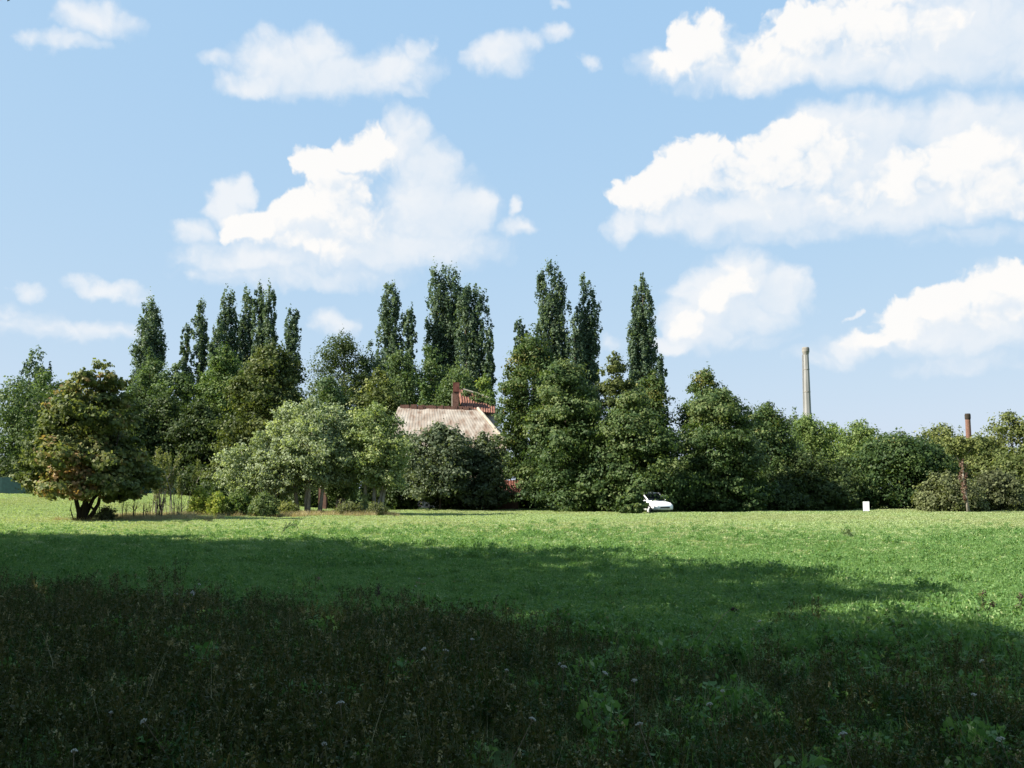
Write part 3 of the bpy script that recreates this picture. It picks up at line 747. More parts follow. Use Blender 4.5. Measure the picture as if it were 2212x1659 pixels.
# ------------------------------------------------ fence behind the maple
M['mesh_green'] = noise_mat('dark green windbreak netting', [(.3, (.006,.030,.028)), (.7, (.012,.055,.050))], 4, .7)
def fence():
    d = 87.0
    x0 = at(-120, 1058, d).x; x1 = at(470, 1058, d).x
    root = empty('mesh_fence', (x0, d, gz(x0, d))); tag(root, 'dark teal netting fence behind the far left end of the meadow', 'fence')
    n = 24; mb = MB(); vs = []; fs = []
    for i in range(n + 1):
        xx = x0 + (x1 - x0) * i / n; zz = gz(xx, d) - root.location.z
        sag = .03 * math.sin(i * 2.1)
        vs += [(xx - x0, sag, zz - .05), (xx - x0, sag, zz + 1.55 + .04 * math.sin(i)), (xx - x0, sag + .03, zz + 1.55 + .04 * math.sin(i)), (xx - x0, sag + .03, zz - .05)]
    for i in range(n):
        a = 4 * i; b = a + 4; fs += [(a, b, b+1, a+1), (a+1, b+1, b+2, a+2), (a+2, b+2, b+3, a+3)]
    mb.add(vs, fs); mb.build('netting', M['mesh_green'], root)
    for i in range(0, n + 1, 2):
        xx = x0 + (x1 - x0) * i / n; zz = gz(xx, d) - root.location.z
        mb = MB(); mb.tube([(xx - x0, .12, zz - .2), (xx - x0, .12, zz + 1.7)], [.04, .04], 6); mb.build('post', M['post_metal'], root)
fence()

# ------------------------------------------------ the white car under the lindens
M['car_white'] = plain_mat('white car paint', (.80,.80,.80), .25)
M['car_glass'] = plain_mat('dark car glass', (.012,.014,.018), .08)
M['rubber'] = plain_mat('tyre rubber', (.015,.015,.015), .8)
M['rim'] = plain_mat('alloy rim', (.45,.45,.46), .3)
M['lamp'] = plain_mat('clear lamp', (.55,.56,.58), .15)
def car():
    d = 70.4; x, y, z = place(1402, d)
    root = empty('parked_car', (x, y, z - .02), math.radians(-66)); tag(root, 'white hatchback half hidden under the linden branches at the meadow edge', 'car')
    def loft(st, name, mat, parent, n=16, e=.35):
        vs = []; fs = []
        for (xx, w, zb, zt) in st:
            for k in range(n):
                a = 2 * math.pi * (k + .5) / n
                cy, cz = math.cos(a), math.sin(a)
                f = lambda q: math.copysign(abs(q) ** e, q)
                vs.append((xx, f(cy) * w, (zb + zt) / 2 + f(cz) * (zt - zb) / 2))
        for i in range(len(st) - 1):
            for k in range(n): fs.append((i*n+k, i*n+(k+1)%n, (i+1)*n+(k+1)%n, (i+1)*n+k))
        fs.append(tuple(range(n - 1, -1, -1))); fs.append(tuple(range((len(st) - 1) * n, len(st) * n)))
        mb = MB(); mb.add(vs, fs); return mb.build(name, mat, parent, smooth=True)
    loft([(-1.98,.60,.42,.80),(-1.92,.76,.30,.93),(-1.5,.84,.22,.98),(-.6,.86,.20,.97),(.5,.86,.20,.96),(1.0,.85,.21,.93),(1.6,.80,.23,.80),(1.93,.70,.28,.66),(2.02,.52,.36,.56)], 'body', M['car_white'], root)
    loft([(-1.75,.58,.90,1.02),(-1.5,.68,.90,1.36),(-1.1,.68,.90,1.45),(-.3,.68,.90,1.47),(.15,.67,.90,1.42),(.55,.68,.90,1.18),(.98,.70,.90,.96)], 'cabin', M['car_glass'], root, e=.5)
    loft([(-1.55,.58,1.36,1.42),(-1.1,.64,1.42,1.49),(-.3,.64,1.44,1.51),(.2,.60,1.40,1.45)], 'roof', M['car_white'], root, e=.6)
    for sy in (-1, 1):
        mb = MB(); mb.tube([(.18, sy*.655, 1.43), (.98, sy*.715, .95)], [.035, .045], 6); mb.build('windscreen_pillar', M['car_white'], root)
        mb = MB(); mb.tube([(-.45, sy*.70, .95), (-.42, sy*.665, 1.45)], [.05, .04], 6); mb.build('door_pillar', M['car_white'], root)
        mb = MB(); mb.tube([(.62, sy*.84, 1.0), (.66, sy*1.0, 1.02), (.62, sy*1.02, 1.04)], [.05, .09, .03], 8); mb.build('mirror', M['car_white'], root, smooth=True)
        mb = MB(); mb.tube([(1.62, sy*.66, .70), (1.86, sy*.56, .62)], [.09, .07], 8); mb.build('headlight', M['lamp'], root, smooth=True)
        for wx in (-1.25, 1.28):
            w_ = empty('wheel', (wx, sy*.76, .31)); w_.parent = root
            mb = MB(); mb.tube([(0,-.10,0),(0,-.08,0),(0,.08,0),(0,.10,0)], [.27,.31,.31,.27], 20); mb.build('tyre', M['rubber'], w_, smooth=False)
            mb = MB(); mb.tube([(0,sy*.101,0),(0,sy*.112,0)], [.20,.17], 16); mb.build('rim', M['rim'], w_)
    mb = MB(); mb.box(1.94, 2.03, -.38, .38, .40, .50); mb.build('grille', M['rubber'], root)
car()
# ------------------------------------------------ ground
def ground():
    xs = np.unique(np.concatenate([np.linspace(-3000, -200, 12), np.linspace(-200, -70, 14), np.linspace(-70, 70, 141), np.linspace(70, 200, 14), np.linspace(200, 3000, 12)]))
    ys = np.unique(np.concatenate([np.linspace(-1500, -40, 8), np.linspace(-40, 0, 21), np.linspace(0, 110, 140), np.linspace(110, 300, 14), np.linspace(300, 4000, 12)]))
    X, Y = np.meshgrid(xs, ys); Z = ground_z(X, Y)
    V = np.stack([X, Y, Z], -1).reshape(-1, 3)
    nx = len(xs); i, j = np.meshgrid(np.arange(nx - 1), np.arange(len(ys) - 1))
    a = (j * nx + i).ravel()
    Q = np.stack([a, a + 1, a + nx + 1, a + nx], 1)
    m, nt, out = new_mat('meadow soil and turf'); N = nt.nodes.new; L = nt.links.new
    tc = N('ShaderNodeTexCoord')
    n1 = N('ShaderNodeTexNoise'); n1.inputs['Scale'].default_value = .35; n1.inputs['Detail'].default_value = 8; n1.inputs['Roughness'].default_value = .65
    n2 = N('ShaderNodeTexNoise'); n2.inputs['Scale'].default_value = 9; n2.inputs['Detail'].default_value = 5
    L(tc.outputs['Object'], n1.inputs['Vector']); L(tc.outputs['Object'], n2.inputs['Vector'])
    c1 = ramp(nt, n1.outputs['Fac'], [(.3, (.07, .115, .036)), (.55, (.11, .165, .05)), (.75, (.15, .165, .07))])
    c2 = ramp(nt, n2.outputs['Fac'], [(.35, (.55, .55, .5)), (.65, (1, 1, 1))])
    mx = N('ShaderNodeMixRGB'); mx.blend_type = 'MULTIPLY'; mx.inputs[0].default_value = 1
    L(c1, mx.inputs[1]); L(c2, mx.inputs[2])
    p = N('ShaderNodeBsdfPrincipled'); p.inputs['Roughness'].default_value = .95; p.inputs['Specular IOR Level'].default_value = .1
    L(mx.outputs[0], p.inputs['Base Color']); L(p.outputs[0], out.inputs[0])
    o = link_mesh('meadow_ground', mesh_np('meadow_ground', V, Q, m, smooth=True)); tag(o, kind='structure')
ground()

# ------------------------------------------------ grass: small tufts scattered over a cloud of points
def blades(rng, n, rad, h0, h1, w, lean, tint=(.45, .2), seg=2):
    """curved tapering blades"""
    V = []; Q = []; T = []
    for k in range(n):
        a = rng.random() * 6.283; r = rad * rng.random() ** .5; x, y = r * math.cos(a), r * math.sin(a)
        f = rng.random() * 6.283; h = h0 + (h1 - h0) * rng.random(); l = lean * h * (.3 + rng.random())
        dx, dy = math.cos(f), math.sin(f); ww = w * (.6 + .8 * rng.random()) * .5
        b = len(V)
        for s_ in range(seg + 1):
            q = s_ / seg; k_ = ww * (1 - q * .92)
            cx, cy, cz = x + dx * l * q * q, y + dy * l * q * q, h * q * (1 - .2 * q * lean)
            V += [(cx - dy * k_, cy + dx * k_, cz), (cx + dy * k_, cy - dx * k_, cz)]
        t = np.clip(tint[0] + tint[1] * rng.normal(), 0, 1)
        for s_ in range(seg): Q.append((b + 2*s_, b + 2*s_ + 1, b + 2*s_ + 3, b + 2*s_ + 2)); T.append(t)
    return np.array(V), np.array(Q), np.array(T)

def leaflets(rng, n, rad, h0, h1, L, tint=(.5, .2), aspect=.55, up=.5):
    a = rng.random(n) * 6.283; r = rad * rng.random(n) ** .5
    P = np.stack([r * np.cos(a), r * np.sin(a), h0 + (h1 - h0) * rng.random(n) ** .7], 1)
    Nn = rng.normal(size=(n, 3)) * .8 + np.array([0, 0, up]); Nn /= np.linalg.norm(Nn, axis=1)[:, None]
    T = rng.normal(size=(n, 3)); T -= (T * Nn).sum(1)[:, None] * Nn; T /= np.linalg.norm(T, axis=1)[:, None]
    B = np.cross(Nn, T); s = L * (.6 + .8 * rng.random(n))[:, None] * .5
    V = np.stack([P - T * s, P + B * s * aspect, P + T * s, P - B * s * aspect], 1).reshape(-1, 3)
    return V, np.arange(4 * n).reshape(n, 4), np.clip(tint[0] + tint[1] * rng.normal(size=n), 0, 1)

def merge(parts):
    V = []; Q = []; T = []; n = 0
    for v, q, t in parts: V.append(v); Q.append(q + n); T.append(t); n += len(v)
    return np.concatenate(V), np.concatenate(Q), np.concatenate(T)

def scatter(name, label, pts, scl, protos, pick, mat, seed=0):
    """one stuff object: a point cloud that carries tufts by geometry nodes"""
    pts = np.asarray(pts, np.float32)
    me = bpy.data.meshes.new(name); me.vertices.add(len(pts)); me.vertices.foreach_set('co', pts.ravel())
    rng = np.random.default_rng(seed)
    a = me.attributes.new('size', 'FLOAT', 'POINT'); a.data.foreach_set('value', np.asarray(scl, np.float32))
    a = me.attributes.new('turn', 'FLOAT', 'POINT'); a.data.foreach_set('value', (rng.random(len(pts)) * 6.283).astype(np.float32))
    a = me.attributes.new('pick', 'INT', 'POINT'); a.data.foreach_set('value', np.asarray(pick, np.int32))
    me.materials.append(mat)
    o = link_mesh(name, me); tag(o, label, 'grass', kind='stuff')
    ng = bpy.data.node_groups.new(name + ' scatter', 'GeometryNodeTree')
    ng.interface.new_socket('Geometry', in_out='INPUT', socket_type='NodeSocketGeometry')
    ng.interface.new_socket('Geometry', in_out='OUTPUT', socket_type='NodeSocketGeometry')
    N = ng.nodes.new; L = ng.links.new
    gi = N('NodeGroupInput'); go = N('NodeGroupOutput')
    g2i = N('GeometryNodeGeometryToInstance')
    for k in reversed(range(len(protos))):
        oi = N('GeometryNodeObjectInfo'); oi.inputs['Object'].default_value = protos[k]; oi.transform_space = 'ORIGINAL'
        L(oi.outputs['Geometry'], g2i.inputs[0])
    iop = N('GeometryNodeInstanceOnPoints'); iop.inputs['Pick Instance'].default_value = True
    def attr(nm, ty):
        q = N('GeometryNodeInputNamedAttribute'); q.data_type = ty; q.inputs['Name'].default_value = nm; return q.outputs['Attribute']
    m2p = N('GeometryNodeMeshToPoints')
    L(gi.outputs[0], m2p.inputs['Mesh']); L(m2p.outputs[0], iop.inputs['Points']); L(g2i.outputs[0], iop.inputs['Instance'])
    L(attr('pick', 'INT'), iop.inputs['Instance Index'])
    cx = N('ShaderNodeCombineXYZ'); L(attr('turn', 'FLOAT'), cx.inputs['Z']); L(cx.outputs[0], iop.inputs['Rotation'])
    L(attr('size', 'FLOAT'), iop.inputs['Scale'])
    L(iop.outputs[0], go.inputs[0])
    md = o.modifiers.new('scatter', 'NODES'); md.node_group = ng
    return o

def proto(name, vqt, mat):
    V, Q, T = vqt
    return bpy.data.objects.new(name, mesh_np(name, V, Q, mat, T))

rng = np.random.default_rng(11)
def spots(rng, y0, y1, dens, half=.66, margin=2.0):
    n = int(dens * half * (y1 * y1 - y0 * y0) + dens * 2 * margin * (y1 - y0))
    y = np.sqrt(y0 * y0 + rng.random(n) * (y1 * y1 - y0 * y0)); x = (rng.random(n) * 2 - 1) * (half * y + margin)
    return x, y

def vnoise(x, y, s, seed):
    """smooth value noise"""
    r = np.random.default_rng(seed).random((64, 64))
    u = x / s + 1000.37; v = y / s + 1000.71
    i = np.floor(u).astype(int); j = np.floor(v).astype(int); fu = u - i; fv = v - j
    fu = fu * fu * (3 - 2 * fu); fv = fv * fv * (3 - 2 * fv)
    g = lambda a, b: r[a % 64, b % 64]
    return (g(i, j) * (1 - fu) + g(i + 1, j) * fu) * (1 - fv) + (g(i, j + 1) * (1 - fu) + g(i + 1, j + 1) * fu) * fv

# where rank weeds take over from mown meadow, as a distance that varies across the view
def weed_limit(x, y):
    u = x / np.maximum(y, 1)      # slope across the view
    return np.interp(u, [-.51, -.33, -.10, -.05, .04, .22, .51], [16.5, 14.4, 13.8, 13.0, 11.8, 10.6, 9.6])

gp = []; DRY_ = []
for k in range(4):
    r = np.random.default_rng(50 + k)
    gp.append(proto('grass_tuft', merge([blades(r, 26, .13, .08, .24, .014, .55, (.45, .22)), leaflets(r, 44, .15, .03, .15, .046, (.5, .2))]), M['grass']))
for k in range(2):     # coarser, for far away
    r = np.random.default_rng(60 + k)
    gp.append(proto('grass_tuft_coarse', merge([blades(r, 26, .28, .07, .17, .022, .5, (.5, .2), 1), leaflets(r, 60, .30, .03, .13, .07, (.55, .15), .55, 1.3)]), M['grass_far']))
for k in range(2):     # drier patches
    r = np.random.default_rng(65 + k)
    DRY_.append(proto('grass_tuft_dry', merge([blades(r, 26, .28, .07, .17, .022, .5, (.5, .2), 1), leaflets(r, 60, .30, .03, .13, .07, (.55, .15), .55, 1.3)]), M['grass_dry']))
for k in range(2):     # taller lusher clumps
    r = np.random.default_rng(70 + k)
    gp.append(proto('clover_clump', merge([blades(r, 24, .10, .14, .34, .017, .5, (.45, .22)), leaflets(r, 56, .13, .06, .26, .055, (.45, .2))]), M['grass']))
gp += DRY_
P = []; S = []; I = []
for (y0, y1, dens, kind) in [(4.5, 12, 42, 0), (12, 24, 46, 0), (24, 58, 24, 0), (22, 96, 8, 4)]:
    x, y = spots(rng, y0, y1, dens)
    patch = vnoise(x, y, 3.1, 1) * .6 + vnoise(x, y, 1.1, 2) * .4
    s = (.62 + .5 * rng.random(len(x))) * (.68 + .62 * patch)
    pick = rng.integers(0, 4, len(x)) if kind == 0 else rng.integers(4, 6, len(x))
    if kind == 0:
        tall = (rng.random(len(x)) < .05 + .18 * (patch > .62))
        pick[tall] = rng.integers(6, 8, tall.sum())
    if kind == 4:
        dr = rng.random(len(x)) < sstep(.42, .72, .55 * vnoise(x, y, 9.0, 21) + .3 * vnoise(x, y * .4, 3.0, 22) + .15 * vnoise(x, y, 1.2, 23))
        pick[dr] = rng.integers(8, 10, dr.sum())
    keep = np.ones(len(x), bool)
    if kind == 0 and y0 == 24: keep &= rng.random(len(x)) > sstep(21, 50, y)
    if kind == 4: keep &= rng.random(len(x)) < .1 + .9 * sstep(20, 42, y)
    keep &= ~((y < weed_limit(x, y) - .8) & (rng.random(len(x)) < np.interp(x / y, [-.5, .1, .5], [.85, .82, .72])))
    P.append(np.stack([x, y, ground_z(x, y)], 1)[keep]); S.append(s[keep]); I.append(pick[keep])
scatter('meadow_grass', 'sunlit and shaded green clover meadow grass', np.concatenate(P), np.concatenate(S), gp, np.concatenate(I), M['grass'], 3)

# rank weeds in the shade
def weed(r, n, h0, h1, rad, brown):
    parts = []
    for k in range(n):
        a = r.random() * 6.283; q = rad * r.random() ** .5; bx, by = q * math.cos(a), q * math.sin(a)
        h = h0 + (h1 - h0) * r.random(); f = r.random() * 6.283; l = h * .35 * r.random()
        dx, dy = math.cos(f) * l, math.sin(f) * l
        v = []; w = .0028
        for s_ in range(3):
            t = s_ / 2; v += [(bx + dx * t * t - w, by + dy * t * t, h * t), (bx + dx * t * t + w, by + dy * t * t + w, h * t)]
        parts.append((np.array(v), np.array([(0,1,3,2),(2,3,5,4)]), np.full(2, .55 + .35 * brown * r.random())))
        m = int(9 + 8 * r.random()); tt = .2 + .8 * r.random(m)
        C = np.stack([bx + dx * tt * tt, by + dy * tt * tt, h * tt], 1)
        V, Q, T = leaf_cloud(r, C, np.full((m, 3), .035), m * 2, .034, .45, .3, .6, .9, shell=.5)
        parts.append((V, Q, np.clip(.22 + .28 * r.random(len(T)) + brown * .35 * (r.random(len(T)) < .5), 0, .93)))
        if r.random() < .35:
            V, Q, T = leaf_cloud(r, np.array([(bx + dx, by + dy, h)]), np.array([(.018, .018, .03)]), 14, .02, .5, .1, .6, .8)
            parts.append((V, Q, np.full(len(T), .80 + .2 * r.random() ** 2)))
    return merge(parts)
wp = []
for k in range(5):
    r = np.random.default_rng(90 + k); wp.append(proto('weed_tuft', weed(r, 9, .18, .46, .17, (.2, .5, .9, .35, .7)[k]), M['weed']))
for k in range(2):
    r = np.random.default_rng(97 + k); wp.append(proto('dry_weed_tuft', merge([weed(r, 5, .2, .5, .15, 1.0), blades(r, 16, .14, .15, .42, .005, .9, (.80, .15))]), M['weed']))
for k in range(2):
    r = np.random.default_rng(110 + k); wp.append(proto('green_weed_tuft', merge([weed(r, 8, .14, .36, .17, .1), leaflets(r, 40, .18, .03, .22, .05, (.4, .2))]), M['weed_green']))
for k in range(3):     # dry stalks with small heads, coloured extra pale in place of sun flecks
    r = np.random.default_rng(130 + k); v, q, t = blades(r, 3, .10, .38, .66, .0055, .45, (.97, .02), 4)
    hv, hq, ht = leaf_cloud(r, np.array([v[9], v[19]]) , np.full((2, 3), .02), 26, .022, .5, .2, .6, .8)
    wp.append(proto('dry_sunfleck_stalk_tuft', merge([(v, q, t), (hv, hq, np.full(len(ht), .93))]), M['weed']))
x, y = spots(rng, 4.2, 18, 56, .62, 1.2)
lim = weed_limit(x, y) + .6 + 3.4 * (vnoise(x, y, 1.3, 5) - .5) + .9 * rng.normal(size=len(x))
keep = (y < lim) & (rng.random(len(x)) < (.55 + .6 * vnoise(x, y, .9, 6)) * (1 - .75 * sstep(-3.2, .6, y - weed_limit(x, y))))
x, y = x[keep], y[keep]
pk = rng.integers(0, 5, len(x)); dry = rng.random(len(x)) < (.10 + .22 * (vnoise(x, y, 2.2, 8) > .55) + .45 * (y > weed_limit(x, y) - 2.6) * vnoise(x, y, .8, 12)); pk[dry] = rng.integers(5, 7, dry.sum())
gr = rng.random(len(x)) < np.interp(x / y, [-.5, -.1, .15, .5], [.07, .13, .30, .42]) * (.4 + .9 * vnoise(x, y, 1.6, 9)); pk[gr] = rng.integers(7, 9, gr.sum())
bs = rng.random(len(x)) < .045; pk[bs] = rng.integers(9, 12, bs.sum())
sz = (.48 + .55 * rng.random(len(x)) ** 1.5) * (.72 + .5 * vnoise(x, y, 1.7, 7)) * np.interp(x / y, [-.1, .15], [1, .82])
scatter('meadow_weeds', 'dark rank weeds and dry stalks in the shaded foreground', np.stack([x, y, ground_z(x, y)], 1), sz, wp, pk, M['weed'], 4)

# dry grass on the strip with the small trees
dp = []
for k in range(3):
    r = np.random.default_rng(120 + k); dp.append(proto('dry_grass_tuft', merge([blades(r, 40, .2, .15, .5, .014, .6, (.55, .25), 2)]), M['dry']))
pts = []; 
for (pa, pb, da, db, n) in [(215, 480, 52.6, 54.6, 240), (120, 215, 52.4, 53.6, 60), (240, 420, 55, 60, 500), (400, 660, 58.5, 62, 900), (600, 810, 59.5, 64, 750), (780, 860, 60.5, 62.5, 100)]:
    px = pa + (pb - pa) * rng.random(n); dd = da + (db - da) * rng.random(n)
    xx = (px * K - 512) / F * dd / (math.cos(TH) + .135 * math.sin(TH)) ; pts.append(np.stack([xx, dd, ground_z(xx, dd)], 1))
pts = np.concatenate(pts)
scatter('dry_grass', 'tan dry grass on the strip between the maple and the locust', pts, .45 + .6 * rng.random(len(pts)), dp, rng.integers(0, 3, len(pts)), M['dry'], 5)

# ------------------------------------------------ single plants one can pick out
M['umbel'] = plain_mat('white flower umbel', (.46,.45,.38), .8)
M['stalk'] = plain_mat('dry stalk', (.20,.15,.09), .8)
M['green_stalk'] = plain_mat('green stalk', (.045,.075,.03), .7)
M['seed'] = plain_mat('brown seed head', (.06,.035,.025), .9)
def ground_at(px, py):
    b = ray(px, py)[1]; d = EYE / -b
    for _ in range(4): d = (EYE - gz(ray(px, py)[0] * d, d)) / -b
    return d
def flower_mesh(r):
    head = MB()
    for k in range(24):
        a = r.random() * 6.283; q = .022 * r.random() ** .5; s_ = .0045
        c = Vector((q * math.cos(a), q * math.sin(a), .008 * (1 - (q / .022) ** 2) + .002 * r.normal()))
        head.add([c + Vector((s_, 0, 0)), c + Vector((0, s_, .001)), c + Vector((-s_, 0, 0)), c + Vector((0, -s_, .001)), c + Vector((0, 0, .005)), c - Vector((0, 0, .003))],
                 [(0,1,4),(1,2,4),(2,3,4),(3,0,4),(1,0,5),(2,1,5),(3,2,5),(0,3,5)])
    st = MB(); st.tube([(.03, .01, -.36), (.012, .0, -.18), (0, 0, -.016)], [.003, .0025, .002], 5)
    for k in range(7):
        a = k * .9; st.tube([(0, 0, -.018), (.014 * math.cos(a), .014 * math.sin(a), .002)], [.0012, .0008], 3)
    return head, st
fr = np.random.default_rng(31)
h_, s_ = flower_mesh(fr)
root0 = empty('wild_carrot', (0, 0, 0)); h0 = h_.build('flower_head', M['umbel'], root0); s0 = s_.build('stem', M['stalk'], root0)
FL = [(915,1413),(962,1416),(905,1248),(897,1268),(1217,1450),(1208,1444),(1094,1458),(690,1504),(735,1525),(700,1612),(1020,1392),(1306,1463),(1370,1478),
      (1532,1528),(1560,1500),(1640,1345),(2120,1430),(2103,1505),(430,1268),(380,1290),(310,1562),(160,1625),(240,1545),(1150,1560),(1380,1570),(1820,1590),(2160,1600)]
for i, (px, py) in enumerate(FL):
    py2 = py + 10
    # the head floats .38 m over the ground: walk out until the ray is that high
    b = ray(px, py)[1]; hh = .30 + .12 * fr.random(); d = (EYE - hh) / -b
    x = ray(px, py)[0] * d
    if i == 0: r_ = root0; parts = []
    else:
        r_ = root0.copy(); col.objects.link(r_)
        for ch in (h0, s0):
            c_ = ch.copy(); col.objects.link(c_); c_.parent = r_
    r_.location = (x, d, gz(x, d) + hh)
    r_.rotation_euler = (fr.normal() * .3, fr.normal() * .3, fr.random() * 6.28)
    sc_ = .6 + .5 * fr.random(); r_.scale = (sc_, sc_, 1)
    tag(r_, 'small white wild carrot flower head on a thin stalk among dark weeds', 'flower', 'white flowers in the shaded weeds')

def stalk_plant(name, label, px, py, pts, heads, rad=.006, mat='stalk', hmat='seed', hr=(.02, .02, .03), leaves=0, leaf='weed', cat='plant'):
    """pts: survey offsets (px, py) from the foot; heads: list of offsets"""
    d = ground_at(px, py); x = ray(px, py)[0] * d; s = K / F * d
    root = empty(name, (x, d, gz(x, d))); tag(root, label, cat)
    r = np.random.default_rng(int(px + py))
    mb = MB()
    for line in pts:
        q = [(a * s, .02 * i, -b * s) for i, (a, b) in enumerate(line)]
        mb.tube(q, [rad * (1 - .5 * i / len(q)) for i in range(len(q))], 6)
    mb.build('stem', M[mat], root, smooth=True)
    for (a, b) in heads:
        V, Q, T = leaf_cloud(r, np.array([(a * s, 0, -b * s)]), np.array([hr]), 70, .022, .6, .2, .8, .6, shell=.3)
        link_mesh('seed_head', mesh_np('seed_head', V, Q, M[hmat]), root)
    if leaves:
        C = []
        for line in pts:
            for i in range(1, len(line)): 
                for q in (.2, .5, .8): C.append(((line[i-1][0]*(1-q)+line[i][0]*q) * s, 0, -(line[i-1][1]*(1-q)+line[i][1]*q) * s))
        V, Q, T = leaf_cloud(r, np.array(C), np.full((len(C), 3), .05), leaves, .06, .4, .2, .5, .9)
        link_mesh('leaves', mesh_np('leaves', V, Q, M[leaf], T * .5), root)
stalk_plant('dead_stalk', 'long pale dead stalk leaning right with a dark head', 1505, 1424, [[(0,0),(12,-28),(38,-62),(62,-92),(78,-102)]], [(80,-104)], .004, hr=(.03,.02,.02))
stalk_plant('weed_stalk', 'dark arched weed bending over alone at the far shadow edge', 604, 1163, [[(0,0),(4,-12),(12,-22),(24,-29),(32,-26)], [(8,-18),(14,-34)], [(14,-24),(22,-36)], [(20,-28),(34,-31),(38,-20)]], [], .012, 'green_stalk', leaves=60)
stalk_plant('thistle', 'dark thistle standing above the grass at the right shadow edge', 2130, 1345, [[(0,0),(-2,-34),(-6,-62)], [(0,-20),(14,-40)], [(0,-14),(-16,-34)]], [(-6,-64),(15,-42)], .006, 'green_stalk', hr=(.035,.035,.035), leaves=70)
stalk_plant('thistle', 'smaller dark thistle cut by the right picture edge', 2204, 1345, [[(0,0),(2,-30),(2,-54)], [(0,-16),(-10,-34)]], [(2,-56)], .006, 'green_stalk', hr=(.04,.04,.04), leaves=50)
stalk_plant('dock_plant', 'reddish brown dock seed head between weeds and shaded meadow', 815, 1308, [[(0,0),(0,-18),(1,-36)]], [(1,-32),(0,-26),(2,-38)], .006, 'stalk', hr=(.05,.05,.06), hmat='seed')
stalk_plant('dead_stalk', 'pair of pale stalks crossing near the left weed edge', 400, 1350, [[(0,0),(6,-32),(14,-66)], [(36,-4),(60,-20),(84,-34)]], [(14,-68)], .004, hr=(.02,.02,.02), hmat='umbel')
stalk_plant('dead_stalk', 'thin drooping stalk standing over the weeds left of the middle', 712, 1300, [[(0,0),(-8,-22),(-20,-46),(-32,-52)]], [(-24,-50)], .004, hr=(.025,.02,.02), hmat='stalk')
def tuft_plant(name, label, px, py, w, h, mat, n=260):
    d = ground_at(px, py); x = ray(px, py)[0] * d; s = K / F * d
    root = empty(name, (x, d, gz(x, d))); tag(root, label, 'plant')
    r = np.random.default_rng(int(px))
    C = np.array([(r.normal() * w * s * .3, r.normal() * .1, h * s * (.15 + .6 * r.random())) for k in range(10)])
    V, Q, T = leaf_cloud(r, C, np.full((10, 3), w * s * .3), n, .06, .4, .3, .5, .9); V[:, 2] = np.maximum(V[:, 2], .01)
    link_mesh('leaves', mesh_np('leaves', V, Q, M[mat], T), root)
    mb = MB()
    for k in range(6):
        mb.tube([(0, 0, -.02), (r.normal() * w * s * .2, r.normal() * .08, h * s * .6)], [.01, .004], 4)
    mb.build('stem', M['green_stalk'], root)
tuft_plant('leafy_weed', 'dark green leafy weed clump alone in the sunlit right meadow', 1835, 1165, 22, 26, 'dark')
tuft_plant('leafy_weed', 'faint low weed clump right of the dark one in the sunlit meadow', 2040, 1200, 22, 12, 'fresh')

# ------------------------------------------------ sun, sky with clouds, camera
sun_dir = Vector((-math.cos(SUN_AZ) * math.cos(SUN_EL), -math.sin(SUN_AZ) * math.cos(SUN_EL), math.sin(SUN_EL)))   # towards the sun
sl = bpy.data.lights.new('sun', 'SUN'); sl.energy = 5.0; sl.angle = math.radians(.53); sl.color = (1, .93, .82)
so = bpy.data.objects.new('sun', sl); col.objects.link(so); so.rotation_euler = sun_dir.to_track_quat('Z', 'Y').to_euler(); so.location = (-30, -10, 40)

STRONG = [  # survey column, row, radius across, radius up, weight
 (800,330,60,70,1),(760,335,60,56,1),(690,352,62,50,1),(660,350,34,36,.9),(735,400,80,66,1),(840,330,50,60,.8),(640,455,60,52,1),(700,450,70,60,1),(560,490,70,48,1),(510,495,50,40,.8),
 (760,480,110,70,.9),(690,530,160,36,.8),
 (1525,105,100,74,1),(1440,140,74,30,.7),(1620,130,110,60,.9),(1740,75,130,80,1),(1880,60,150,80,.95),(1700,150,180,40,.7),(2020,60,90,60,.7),
 (1530,360,100,76,1),(1400,425,105,56,1),(1460,400,110,66,1),(1640,380,120,90,1),(1760,350,125,90,1),(1690,320,74,62,.9),(1730,290,60,50,.8),
 (1950,390,120,70,.9),(2060,360,90,66,1),(2120,330,70,60,1),(2150,390,130,80,1),(2200,420,100,60,.9),(1830,420,120,50,.8),
 (1592,602,54,50,.75),(1540,645,54,54,.75),(1490,702,56,44,.7),
 (2120,630,66,52,.9),(2190,620,60,60,1),(2040,670,76,58,1),(1950,695,76,52,.9),(1885,740,64,30,.7),(2120,690,110,40,.8),(2240,640,70,80,.9),
]
